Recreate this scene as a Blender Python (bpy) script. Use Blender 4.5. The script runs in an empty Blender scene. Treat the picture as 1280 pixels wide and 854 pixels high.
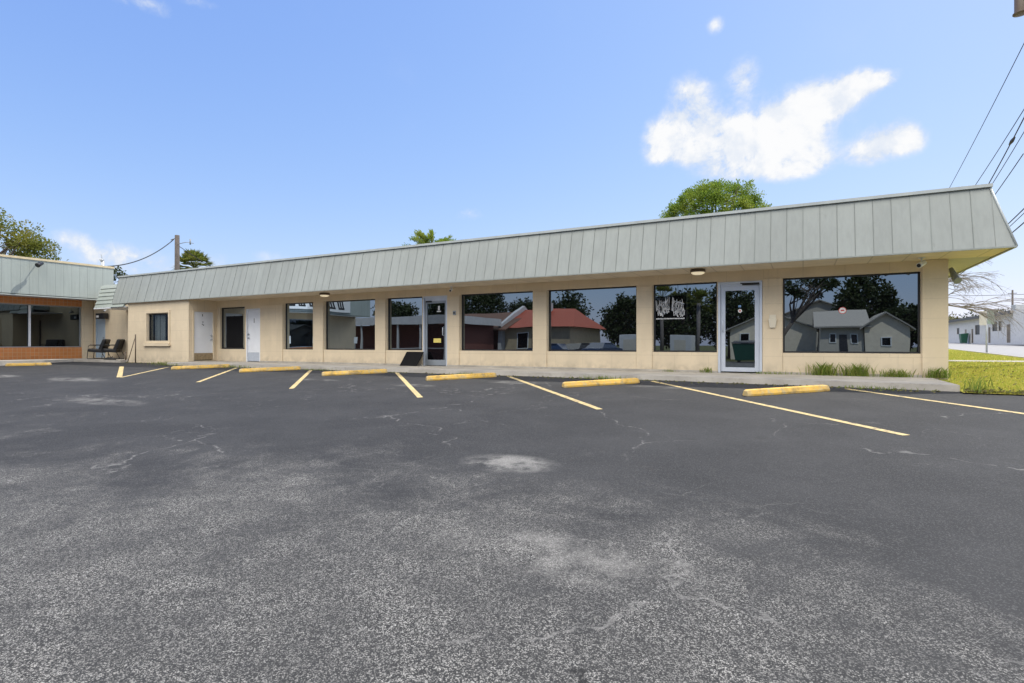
import bpy, math, random
import numpy as np
from mathutils import Vector, Matrix

random.seed(7)
rng = np.random.default_rng(11)
SC = bpy.context.scene
COL = SC.collection
R = math.radians
PI = math.pi


# ------------------------------------------------------------------ terrain
def gh(y):
    """height of the lot: level slab edge at y=-2.2, falling to the street side, rising gently behind"""
    if y < -15.5:
        return -0.659
    if y < -2.2:
        return -0.10 + (y + 2.2) * 0.042
    return min(-0.10 + (y + 2.2) * 0.0102, 0.83)


GROUND_Y = [-400, -60, -30, -15.5, -9, -2.2, 10, 30, 60, 89, 400]


# ------------------------------------------------------------------ mesh helpers
class Fr:
    """a wall frame: a along the wall, d out of the wall, z up"""
    def __init__(s, o, u, n):
        s.o, s.u, s.n = Vector(o), Vector(u), Vector(n)

    def p(s, a, d, z):
        return s.o + s.u * a + s.n * d + Vector((0, 0, z))


WORLD = Fr((0, 0, 0), (1, 0, 0), (0, 1, 0))


class MB:
    def __init__(s):
        s.v, s.f, s.smooth = [], [], []

    def quad(s, pts, smooth=False):
        i = len(s.v)
        s.v += [tuple(p) for p in pts]
        s.f.append(tuple(range(i, i + len(pts))))
        s.smooth.append(smooth)

    def hexa(s, b, t):
        """b, t: four bottom, four top corners, both counter-clockwise seen from above"""
        i = len(s.v)
        s.v += [tuple(p) for p in b] + [tuple(p) for p in t]
        for f in ((3, 2, 1, 0), (4, 5, 6, 7), (0, 1, 5, 4), (1, 2, 6, 5), (2, 3, 7, 6), (3, 0, 4, 7)):
            s.f.append(tuple(i + k for k in f))
            s.smooth.append(False)

    def box(s, a0, a1, d0, d1, z0, z1, fr=WORLD):
        q = [(a0, d0), (a1, d0), (a1, d1), (a0, d1)]
        s.hexa([fr.p(a, d, z0) for a, d in q], [fr.p(a, d, z1) for a, d in q])

    def ring(s, a0, a1, z0, z1, w, d0, d1, fr, bottom=True):
        s.box(a0, a0 + w, d0, d1, z0, z1, fr)
        s.box(a1 - w, a1, d0, d1, z0, z1, fr)
        s.box(a0 + w, a1 - w, d0, d1, z1 - w, z1, fr)
        if bottom:
            s.box(a0 + w, a1 - w, d0, d1, z0, z0 + w, fr)

    def tube(s, pts, r, n=8, caps=True):
        pts = [Vector(p) for p in pts]
        rr = r if isinstance(r, (list, tuple)) else [r] * len(pts)
        rings = []
        for k, p in enumerate(pts):
            t = (pts[min(k + 1, len(pts) - 1)] - pts[max(k - 1, 0)])
            t = t.normalized() if t.length > 1e-9 else Vector((0, 0, 1))
            up = Vector((0, 0, 1)) if abs(t.z) < .95 else Vector((0, 1, 0))
            x = t.cross(up).normalized()
            y = x.cross(t).normalized()
            i = len(s.v)
            for j in range(n):
                a = 2 * PI * j / n
                s.v.append(tuple(p + (x * math.cos(a) + y * math.sin(a)) * rr[k]))
            rings.append(i)
        for k in range(len(pts) - 1):
            for j in range(n):
                a, b = rings[k], rings[k + 1]
                s.f.append((a + j, b + j, b + (j + 1) % n, a + (j + 1) % n))
                s.smooth.append(True)
        if caps:
            s.f.append(tuple(rings[0] + j for j in range(n)))
            s.f.append(tuple(rings[-1] + n - 1 - j for j in range(n)))
            s.smooth += [False, False]

    def lathe(s, prof, c, n=24, axis='z'):
        """prof: (radius, height) list"""
        rings = []
        for r, h in prof:
            i = len(s.v)
            for j in range(n):
                a = 2 * PI * j / n
                q = (r * math.cos(a), r * math.sin(a), h)
                if axis == 'y':
                    q = (q[0], -q[2], q[1])
                if axis == 'x':
                    q = (q[2], q[0], q[1])
                s.v.append((c[0] + q[0], c[1] + q[1], c[2] + q[2]))
            rings.append(i)
        for k in range(len(prof) - 1):
            for j in range(n):
                a, b = rings[k], rings[k + 1]
                s.f.append((a + j, a + (j + 1) % n, b + (j + 1) % n, b + j))
                s.smooth.append(True)
        s.f.append(tuple(rings[0] + n - 1 - j for j in range(n)))
        s.f.append(tuple(rings[-1] + j for j in range(n)))
        s.smooth += [False, False]

    def build(s, name, m, parent=None, bevel=0, loc=None):
        me = bpy.data.meshes.new(name)
        me.from_pydata(s.v, [], s.f)
        me.polygons.foreach_set('use_smooth', s.smooth)
        me.update()
        return link(name, me, m, parent, bevel, loc)


def link(name, me, m, parent=None, bevel=0, loc=None):
    o = bpy.data.objects.new(name, me)
    COL.objects.link(o)
    if m:
        me.materials.append(m)
    if parent:
        o.parent = parent
        o.matrix_parent_inverse = parent_world(parent).inverted()
    if loc:
        o.location = loc
    if bevel:
        b = o.modifiers.new('bevel', 'BEVEL')
        b.width, b.segments, b.limit_method, b.angle_limit = bevel, 2, 'ANGLE', R(40)
    return o


def parent_world(o):
    return (parent_world(o.parent) @ o.matrix_parent_inverse if o.parent else Matrix()) @ o.matrix_basis


def tag(o, label, cat, group=None):
    o['label'], o['category'] = label, cat
    if group:
        o['group'] = group
    return o


def thing(name, label, cat, loc=(0, 0, 0), group=None):
    o = bpy.data.objects.new(name, None)
    COL.objects.link(o)
    o.empty_display_size = .2
    o.location = loc
    return tag(o, label, cat, group)


def struct(o):
    o['kind'] = 'structure'
    return o


def stuff(o):
    o['kind'] = 'stuff'
    return o


def copy_tree(o, parent=None):
    c = o.copy()
    COL.objects.link(c)
    if parent:
        c.parent = parent
    for ch in [x for x in COL.objects if x.parent == o]:
        copy_tree(ch, c)
    return c


# ------------------------------------------------------------------ materials
class NT:
    def __init__(s, tree):
        s.t = tree
        s.n = tree.nodes
        s.l = tree.links

    def new(s, kind, **kw):
        n = s.n.new(kind)
        for k, v in kw.items():
            setattr(n, k, v)
        return n

    def put(s, sock, v):
        if isinstance(v, bpy.types.NodeSocket):
            s.l.new(v, sock)
        elif v is not None:
            sock.default_value = v

    def math(s, op, a, b=None, c=None, clamp=False):
        n = s.new('ShaderNodeMath', operation=op, use_clamp=clamp)
        for k, v in enumerate((a, b, c)):
            s.put(n.inputs[k], v)
        return n.outputs[0]

    def noise(s, vec, scale, detail=4, rough=.55, dist=0):
        n = s.new('ShaderNodeTexNoise')
        s.put(n.inputs['Vector'], vec)
        n.inputs['Scale'].default_value = scale
        n.inputs['Detail'].default_value = detail
        n.inputs['Roughness'].default_value = rough
        n.inputs['Distortion'].default_value = dist
        return n.outputs['Fac']

    def ramp(s, v, a, b, lo=0.0, hi=1.0, kind='SMOOTHSTEP'):
        n = s.new('ShaderNodeMapRange', interpolation_type=kind)
        s.put(n.inputs['Value'], v)
        n.inputs['From Min'].default_value, n.inputs['From Max'].default_value = a, b
        n.inputs['To Min'].default_value, n.inputs['To Max'].default_value = lo, hi
        return n.outputs[0]

    def mix(s, f, a, b, mode='MIX'):
        n = s.new('ShaderNodeMix', data_type='RGBA', blend_type=mode)
        s.put(n.inputs['Factor'], f)
        for k, v in ((6, a), (7, b)):
            s.put(n.inputs[k], (*v, 1) if isinstance(v, tuple) and len(v) == 3 else v)
        return n.outputs[2]

    def coords(s, scale=(1, 1, 1)):
        c = s.new('ShaderNodeTexCoord')
        if scale == (1, 1, 1):
            return c.outputs['Object']
        m = s.new('ShaderNodeMapping')
        m.inputs['Scale'].default_value = scale
        s.l.new(c.outputs['Object'], m.inputs['Vector'])
        return m.outputs[0]

    def sep(s, v):
        n = s.new('ShaderNodeSeparateXYZ')
        s.put(n.inputs[0], v)
        return n.outputs

    def bump(s, h, strength=.3, dist=.01):
        n = s.new('ShaderNodeBump')
        n.inputs['Strength'].default_value = strength
        n.inputs['Distance'].default_value = dist
        s.put(n.inputs['Height'], h)
        return n.outputs[0]


def material(name):
    m = bpy.data.materials.new(name)
    m.use_nodes = True
    t = NT(m.node_tree)
    b = t.n['Principled BSDF']
    return m, t, b


def plain(name, col, rough=.6, var=.12, scale=3, metal=0, spec=.5, bump=0, bscale=60, emit=0):
    m, t, b = material(name)
    co = t.coords()
    nz = t.noise(co, scale, 5)
    k = t.ramp(nz, .25, .75, 1 - var, 1 + var, 'LINEAR')
    c = t.mix(1.0, col, (1, 1, 1), 'MULTIPLY')
    v = t.new('ShaderNodeVectorMath', operation='SCALE')
    t.put(v.inputs[0], c)
    t.put(v.inputs['Scale'], k)
    t.put(b.inputs['Base Color'], v.outputs[0])
    b.inputs['Roughness'].default_value = rough
    b.inputs['Metallic'].default_value = metal
    b.inputs['Specular IOR Level'].default_value = spec
    if bump:
        t.put(b.inputs['Normal'], t.bump(t.noise(co, bscale, 4), bump, .006))
    if emit:
        b.inputs['Emission Color'].default_value = (*col, 1)
        b.inputs['Emission Strength'].default_value = emit
    return m


def mat_wall(name, col, bw=.81, bh=.405, axis='x', mortar=.5):
    """painted block wall with shallow joints, water stains and scuffs"""
    m, t, b = material(name)
    co = t.coords()
    x, y, z = t.sep(co)
    uv = t.new('ShaderNodeCombineXYZ')
    t.put(uv.inputs[0], x if axis == 'x' else y)
    t.put(uv.inputs[1], z)
    br = t.new('ShaderNodeTexBrick')
    br.offset, br.squash = 0.5, 1
    t.put(br.inputs['Vector'], uv.outputs[0])
    br.inputs['Scale'].default_value = 1
    br.inputs['Mortar Size'].default_value = .005
    br.inputs['Mortar Smooth'].default_value = .6
    br.inputs['Brick Width'].default_value = bw
    br.inputs['Row Height'].default_value = bh
    st = t.noise(t.coords((1.2, 1.2, .35)), 1.6, 6)
    fine = t.noise(co, 24, 4)
    c = t.mix(t.ramp(st, .35, .7), tuple(k * .9 for k in col), col)
    c = t.mix(t.ramp(fine, .3, .75, 0, .35), c, tuple(k * .86 for k in col))
    low = t.math('MULTIPLY', t.ramp(t.math('ADD', z, t.math('MULTIPLY', t.noise(co, 6, 5), .35)), .52, .12), t.ramp(t.noise(co, 4, 6, .65), .36, .62))
    c = t.mix(t.math('MULTIPLY', low, .5), c, (.30, .26, .20))
    drip = t.math('MULTIPLY', t.ramp(t.noise(t.coords((7, 7, .35)), 1.5, 5), .60, .74), t.ramp(t.noise(co, .9, 3), .45, .62))
    c = t.mix(t.math('MULTIPLY', drip, .30), c, (.34, .29, .22))
    touch = t.ramp(t.noise(t.coords((1, 1, 1.3)), 1.05, 2), .60, .615)
    c = t.mix(t.math('MULTIPLY', touch, .16), c, tuple(min(1, k * 1.12) for k in col))
    c = t.mix(t.math('MULTIPLY', br.outputs['Fac'], mortar), c, tuple(k * .55 for k in col))
    t.put(b.inputs['Base Color'], c)
    b.inputs['Roughness'].default_value = .75
    b.inputs['Specular IOR Level'].default_value = .3
    h = t.math('SUBTRACT', t.math('MULTIPLY', fine, .35), br.outputs['Fac'])
    t.put(b.inputs['Normal'], t.bump(h, .35, .006))
    return m


def mat_panel(name, col, step, axis='x', var=.10):
    """painted sheet metal, each pan a little different, faint runs down the slope"""
    m, t, b = material(name)
    co = t.coords()
    x, y, z = t.sep(co)
    a = x if axis == 'x' else y
    idx = t.math('FLOOR', t.math('DIVIDE', a, step))
    wn = t.new('ShaderNodeTexWhiteNoise', noise_dimensions='1D')
    t.put(wn.inputs['W'], idx)
    k = t.ramp(wn.outputs['Value'], 0, 1, 1 - var, 1 + var, 'LINEAR')
    run = t.noise(t.coords((9, 9, .7)), 1.4, 5)
    big = t.noise(co, .5, 4)
    k = t.math('MULTIPLY', k, t.ramp(run, .3, .75, 1.03, .94))
    k = t.math('MULTIPLY', k, t.ramp(big, .3, .7, .93, 1.05))
    rust = t.math('MULTIPLY', t.ramp(t.noise(t.coords((5, 5, 1.3)), 2.0, 6), .63, .75), .35)
    v = t.new('ShaderNodeVectorMath', operation='SCALE')
    v.inputs[0].default_value = col
    t.put(v.inputs['Scale'], k)
    c = t.mix(rust, v.outputs[0], tuple(q * .72 for q in col))
    t.put(b.inputs['Base Color'], c)
    b.inputs['Roughness'].default_value = .48
    b.inputs['Specular IOR Level'].default_value = .4
    t.put(b.inputs['Normal'], t.bump(t.noise(t.coords((2.4, 2.4, 1.1)), 1.5, 3), .22, .03))
    return m


def mat_glass(name, fac=.27, tint=(.72, .84, .94), wav=.010, base=(.004, .004, .005)):
    """dark tinted shop glass: black film with a mirror-like face, panes a little wavy"""
    m, t, b = material(name)
    t.n.remove(b)
    d = t.new('ShaderNodeBsdfDiffuse')
    d.inputs['Color'].default_value = (*base, 1)
    g = t.new('ShaderNodeBsdfGlossy')
    g.inputs['Color'].default_value = (*tint, 1)
    g.inputs['Roughness'].default_value = .006
    nz = t.noise(t.coords(), .8, 1, .4)
    t.put(g.inputs['Normal'], t.bump(nz, wav, .25))
    lw = t.new('ShaderNodeLayerWeight')
    lw.inputs['Blend'].default_value = .25
    f = t.math('ADD', t.math('MULTIPLY', lw.outputs['Fresnel'], .5), fac, clamp=True)
    mx = t.new('ShaderNodeMixShader')
    t.put(mx.inputs[0], f)
    t.put(mx.inputs[1], d.outputs[0])
    t.put(mx.inputs[2], g.outputs[0])
    t.put(t.n['Material Output'].inputs[0], mx.outputs[0])
    return m


def mat_seeglass(name):
    m, t, b = material(name)
    t.n.remove(b)
    d = t.new('ShaderNodeBsdfTransparent')
    d.inputs['Color'].default_value = (.72, .76, .78, 1)
    g = t.new('ShaderNodeBsdfGlossy')
    g.inputs['Color'].default_value = (.8, .9, 1, 1)
    g.inputs['Roughness'].default_value = .006
    mx = t.new('ShaderNodeMixShader')
    mx.inputs[0].default_value = .16
    t.put(mx.inputs[1], d.outputs[0])
    t.put(mx.inputs[2], g.outputs[0])
    t.put(t.n['Material Output'].inputs[0], mx.outputs[0])
    return m


def mat_leaf(name, a, b_, trans=.25, light=None):
    m, t, b = material(name)
    g = t.new('ShaderNodeNewGeometry')
    r = g.outputs['Random Per Island']
    nz = t.noise(t.coords(), .55, 3)
    c = t.mix(r, a, b_)
    if light:
        c = t.mix(t.ramp(nz, .45, .68), c, light)
    t.put(b.inputs['Base Color'], c)
    b.inputs['Roughness'].default_value = .55
    b.inputs['Specular IOR Level'].default_value = .3
    tr = t.new('ShaderNodeBsdfTranslucent')
    t.put(tr.inputs['Color'], c)
    mx = t.new('ShaderNodeMixShader')
    mx.inputs[0].default_value = trans
    t.put(mx.inputs[1], b.outputs[0])
    t.put(mx.inputs[2], tr.outputs[0])
    t.put(t.n['Material Output'].inputs[0], mx.outputs[0])
    return m


def mat_asphalt():
    m, t, b = material('asphalt')
    co = t.coords()
    x, y, z = t.sep(co)
    # stone chips: two sizes of cells, each with its own grey
    v1 = t.new('ShaderNodeTexVoronoi')
    t.put(v1.inputs['Vector'], co)
    v1.inputs['Scale'].default_value = 175
    r1 = t.sep(v1.outputs['Color'])[0]
    v2 = t.new('ShaderNodeTexVoronoi')
    t.put(v2.inputs['Vector'], co)
    v2.inputs['Scale'].default_value = 95
    r2 = t.sep(v2.outputs['Color'])[1]
    chip = t.ramp(t.math('ADD', t.math('MULTIPLY', r1, .62), t.math('MULTIPLY', r2, .38)), .33, .86, 0, 1, 'LINEAR')
    chip = t.math('MULTIPLY', chip, t.ramp(v1.outputs['Distance'], .75, .35))
    # where the black seal coat has worn off: the drive lane, in clouds and streaks
    w = t.noise(co, .5, 8, .62, .6)
    w2 = t.noise(co, 1.5, 9, .72, .5)
    lane = t.ramp(t.math('ADD', y, t.math('MULTIPLY', t.noise(co, .18, 2), 5.0)), -6.0, -10.8, -.32, .40)
    # a strip toward the west where the coat survived
    wear = t.math('ADD', t.math('ADD', t.math('MULTIPLY', w, .95), t.math('MULTIPLY', w2, 1.5)), lane)
    mask = t.ramp(wear, 1.06, 1.60)
    # small bleached patches
    def patch(px, py, sx, sy, k):
        dx = t.math('DIVIDE', t.math('SUBTRACT', x, px), sx)
        dy = t.math('DIVIDE', t.math('SUBTRACT', y, py), sy)
        dd = t.math('ADD', t.math('MULTIPLY', dx, dx), t.math('MULTIPLY', dy, dy))
        return t.math('MULTIPLY', t.ramp(dd, 1.0, .05), t.math('MULTIPLY', t.ramp(t.noise(co, 3.2, 6, .7), .38, .62), k))
    ps = [patch(*q) for q in ((-2.4, -9.55, .55, .36, .62), (-17.5, -6.4, 1.6, .5, .5), (-21.5, -6.6, 1.3, .4, .55),
                              (-10.6, -4.4, .9, .3, .4), (-5.6, -3.4, 1.0, .3, .35), (-1.2, -11.2, .9, .35, .4), (-11.5, -8.6, 1.7, .4, .35),
                              (-7.4, -4.6, .7, .25, .4), (-2.4, -3.3, .8, .22, .35))]
    dust = ps[0]
    for q in ps[1:]:
        dust = t.math('MAXIMUM', dust, q)
    coat = t.mix(t.ramp(t.noise(co, 1.1, 6), .35, .7), (.0205, .021, .022), (.0315, .032, .033))
    coat = t.mix(t.math('MULTIPLY', t.ramp(r1, .70, .98), .30), coat, (.17, .17, .165))
    worn = t.mix(chip, (.024, .024, .0235), (.40, .39, .365))
    worn = t.mix(t.ramp(t.noise(co, 2.9, 7, .7), .38, .66), t.mix(.5, worn, (.034, .034, .034)), worn)
    c = t.mix(mask, coat, worn)
    c = t.mix(dust, c, t.mix(r1, (.19, .185, .17), (.36, .35, .33)))
    # cracks: pale, silted, only in some areas
    wv = t.new('ShaderNodeVectorMath', operation='ADD')
    n3 = t.new('ShaderNodeTexNoise')
    t.put(n3.inputs['Vector'], co)
    n3.inputs['Scale'].default_value = 1.3
    n3.inputs['Detail'].default_value = 6
    sc = t.new('ShaderNodeVectorMath', operation='SCALE')
    t.put(sc.inputs[0], n3.outputs['Color'])
    sc.inputs['Scale'].default_value = 1.1
    t.put(wv.inputs[0], co)
    t.put(wv.inputs[1], sc.outputs[0])
    v3 = t.new('ShaderNodeTexVoronoi', feature='DISTANCE_TO_EDGE')
    t.put(v3.inputs['Vector'], wv.outputs[0])
    v3.inputs['Scale'].default_value = .36
    cr = t.math('MULTIPLY', t.ramp(v3.outputs['Distance'], .006, .001), t.ramp(t.noise(co, .5, 3), .47, .58))
    c = t.mix(t.math('MULTIPLY', t.math('MULTIPLY', cr, t.ramp(t.noise(co, 6, 4), .40, .6)), .6), c, (.20, .195, .185))
    v4 = t.new('ShaderNodeTexVoronoi', feature='DISTANCE_TO_EDGE')
    t.put(v4.inputs['Vector'], wv.outputs[0])
    v4.inputs['Scale'].default_value = 1.1
    cr2 = t.math('MULTIPLY', t.ramp(v4.outputs['Distance'], .010, .001), t.ramp(t.noise(co, .33, 3), .50, .62))
    c = t.mix(t.math('MULTIPLY', t.math('MULTIPLY', cr2, t.ramp(t.noise(co, 7, 4), .40, .6)), .34), c, (.22, .215, .2))
    # a long open crack across the near right corner
    yy = t.math('SUBTRACT', y, t.math('ADD', -12.28, t.math('MULTIPLY', t.math('SUBTRACT', t.noise(co, 1.6, 6, .65), .5), .55)))
    yy = t.math('ABSOLUTE', t.math('ADD', yy, t.math('MULTIPLY', t.math('ADD', x, .4), .35)))
    lng = t.math('MULTIPLY', t.ramp(yy, .012, .003), t.math('MULTIPLY', t.ramp(x, -1.2, -.8), t.ramp(t.noise(co, 2.3, 3), .40, .5)))
    c = t.mix(t.math('MULTIPLY', lng, .85), c, (.012, .012, .012))
    # oil spots
    oil = t.math('MULTIPLY', t.ramp(t.noise(co, 1.1, 3), .66, .76), t.ramp(t.noise(co, 9, 4), .35, .6))
    c = t.mix(t.math('MULTIPLY', oil, .6), c, (.018, .018, .018))
    t.put(b.inputs['Base Color'], c)
    b.inputs['Roughness'].default_value = .82
    b.inputs['Specular IOR Level'].default_value = .32
    h = t.math('ADD', t.math('MULTIPLY', r1, .5), t.math('MULTIPLY', t.noise(co, 9, 4), .6))
    t.put(b.inputs['Normal'], t.bump(h, .45, .006))
    return m


def mat_concrete(name, col, var=.2):
    m, t, b = material(name)
    co = t.coords()
    c = t.mix(t.ramp(t.noise(co, 1.4, 7, .62), .33, .68), tuple(k * (1 - var) for k in col), tuple(k * (1 + var * .6) for k in col))
    c = t.mix(t.ramp(t.noise(co, 7, 6, .7), .52, .72, 0, .55), c, tuple(k * .5 for k in col))
    c = t.mix(t.ramp(t.noise(co, 90, 3), .45, .7, 0, .3), c, tuple(k * .75 for k in col))
    t.put(b.inputs['Base Color'], c)
    b.inputs['Roughness'].default_value = .85
    t.put(b.inputs['Normal'], t.bump(t.noise(co, 60, 5), .3, .005))
    return m


def mat_paint(name, col, under=(.06, .06, .06), wear=.62, scale=14, block=False):
    """traffic paint with chips worn through"""
    m, t, b = material(name)
    co = loc = t.coords()
    if block:
        oi = t.new('ShaderNodeObjectInfo')
        sh = t.new('ShaderNodeVectorMath', operation='ADD')
        t.put(sh.inputs[0], co)
        t.put(sh.inputs[1], t.math('MULTIPLY', oi.outputs['Random'], 37.0))
        co = sh.outputs[0]
    n1 = t.math('ADD', t.math('MULTIPLY', t.noise(co, scale, 6, .7), .7), t.math('MULTIPLY', t.noise(co, scale * 7, 3), .3))
    n2 = t.noise(co, 3, 5)
    c = t.mix(t.ramp(n2, .3, .7), tuple(k * .85 for k in col), col)
    c = t.mix(t.ramp(n1, wear - .06, wear + .05), c, under)
    c = t.mix(t.math('MULTIPLY', t.ramp(t.noise(co, 2.2, 5, .7), .52, .70), .45), c, tuple(k * .5 + .02 for k in col))
    if block:   # rubbed ends, tyre scuffs on the face, two rusty pin holes
        x, y, z = t.sep(loc)
        ax = t.math('ABSOLUTE', x)
        hx = t.math('SUBTRACT', ax, .56)
        hole = t.ramp(t.math('ADD', t.math('MULTIPLY', hx, hx), t.math('MULTIPLY', y, y)), .0011, .0003)
        c = t.mix(t.math('MULTIPLY', hole, .85), c, (.06, .04, .025))
        sc = t.math('MULTIPLY', t.ramp(t.noise(co, 3.4, 5, .7), .50, .66), t.ramp(y, .02, -.06))
        c = t.mix(t.math('MULTIPLY', sc, .55), c, (.12, .10, .07))
        c = t.mix(t.math('MULTIPLY', t.ramp(ax, .72, .86), t.ramp(t.noise(co, 8, 4), .35, .6)), c, under)
    t.put(b.inputs['Base Color'], c)
    b.inputs['Roughness'].default_value = .7
    t.put(b.inputs['Normal'], t.bump(n1, .3, .004))
    return m


def mat_tile(name):
    m, t, b = material(name)
    co = t.coords()
    x, y, z = t.sep(co)
    uv = t.new('ShaderNodeCombineXYZ')
    t.put(uv.inputs[0], y)
    t.put(uv.inputs[1], z)
    br = t.new('ShaderNodeTexBrick')
    br.offset = 0
    t.put(br.inputs['Vector'], uv.outputs[0])
    br.inputs['Scale'].default_value = 1
    br.inputs['Mortar Size'].default_value = .007
    br.inputs['Brick Width'].default_value = .155
    br.inputs['Row Height'].default_value = .155
    br.inputs['Color1'].default_value = (.58, .215, .065, 1)
    br.inputs['Color2'].default_value = (.48, .165, .045, 1)
    br.inputs['Mortar'].default_value = (.50, .36, .22, 1)
    c = t.mix(t.ramp(t.noise(co, 2, 4), .3, .7, 0, .4), br.outputs['Color'], (.50, .22, .075))
    t.put(b.inputs['Base Color'], c)
    b.inputs['Roughness'].default_value = .35
    t.put(b.inputs['Normal'], t.bump(t.math('SUBTRACT', 1, br.outputs['Fac']), .3, .004))
    return m


def mat_boards(name, col, step=.3, axis='x'):
    m, t, b = material(name)
    co = t.coords()
    x, y, z = t.sep(co)
    a = t.math('FRACT', t.math('DIVIDE', x if axis == 'x' else y, step))
    g = t.math('MAXIMUM', t.ramp(a, .035, .0), t.ramp(a, .965, 1.0))
    c = t.mix(t.ramp(t.noise(co, 2.5, 5), .3, .7), tuple(k * .88 for k in col), col)
    c = t.mix(t.math('MULTIPLY', g, .5), c, tuple(k * .35 for k in col))
    t.put(b.inputs['Base Color'], c)
    b.inputs['Roughness'].default_value = .7
    t.put(b.inputs['Normal'], t.bump(t.math('SUBTRACT', 1, g), .4, .01))
    return m


def mat_ground(name, cols, scale=1.2):
    m, t, b = material(name)
    co = t.coords()
    c = t.mix(t.ramp(t.noise(co, scale, 7, .65), .35, .66), cols[0], cols[1])
    c = t.mix(t.ramp(t.noise(co, scale * 9, 5, .7), .45, .7, 0, .7), c, cols[2])
    t.put(b.inputs['Base Color'], c)
    b.inputs['Roughness'].default_value = .9
    b.inputs['Specular IOR Level'].default_value = .1
    t.put(b.inputs['Normal'], t.bump(t.noise(co, 40, 5), .6, .03))
    return m


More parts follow.
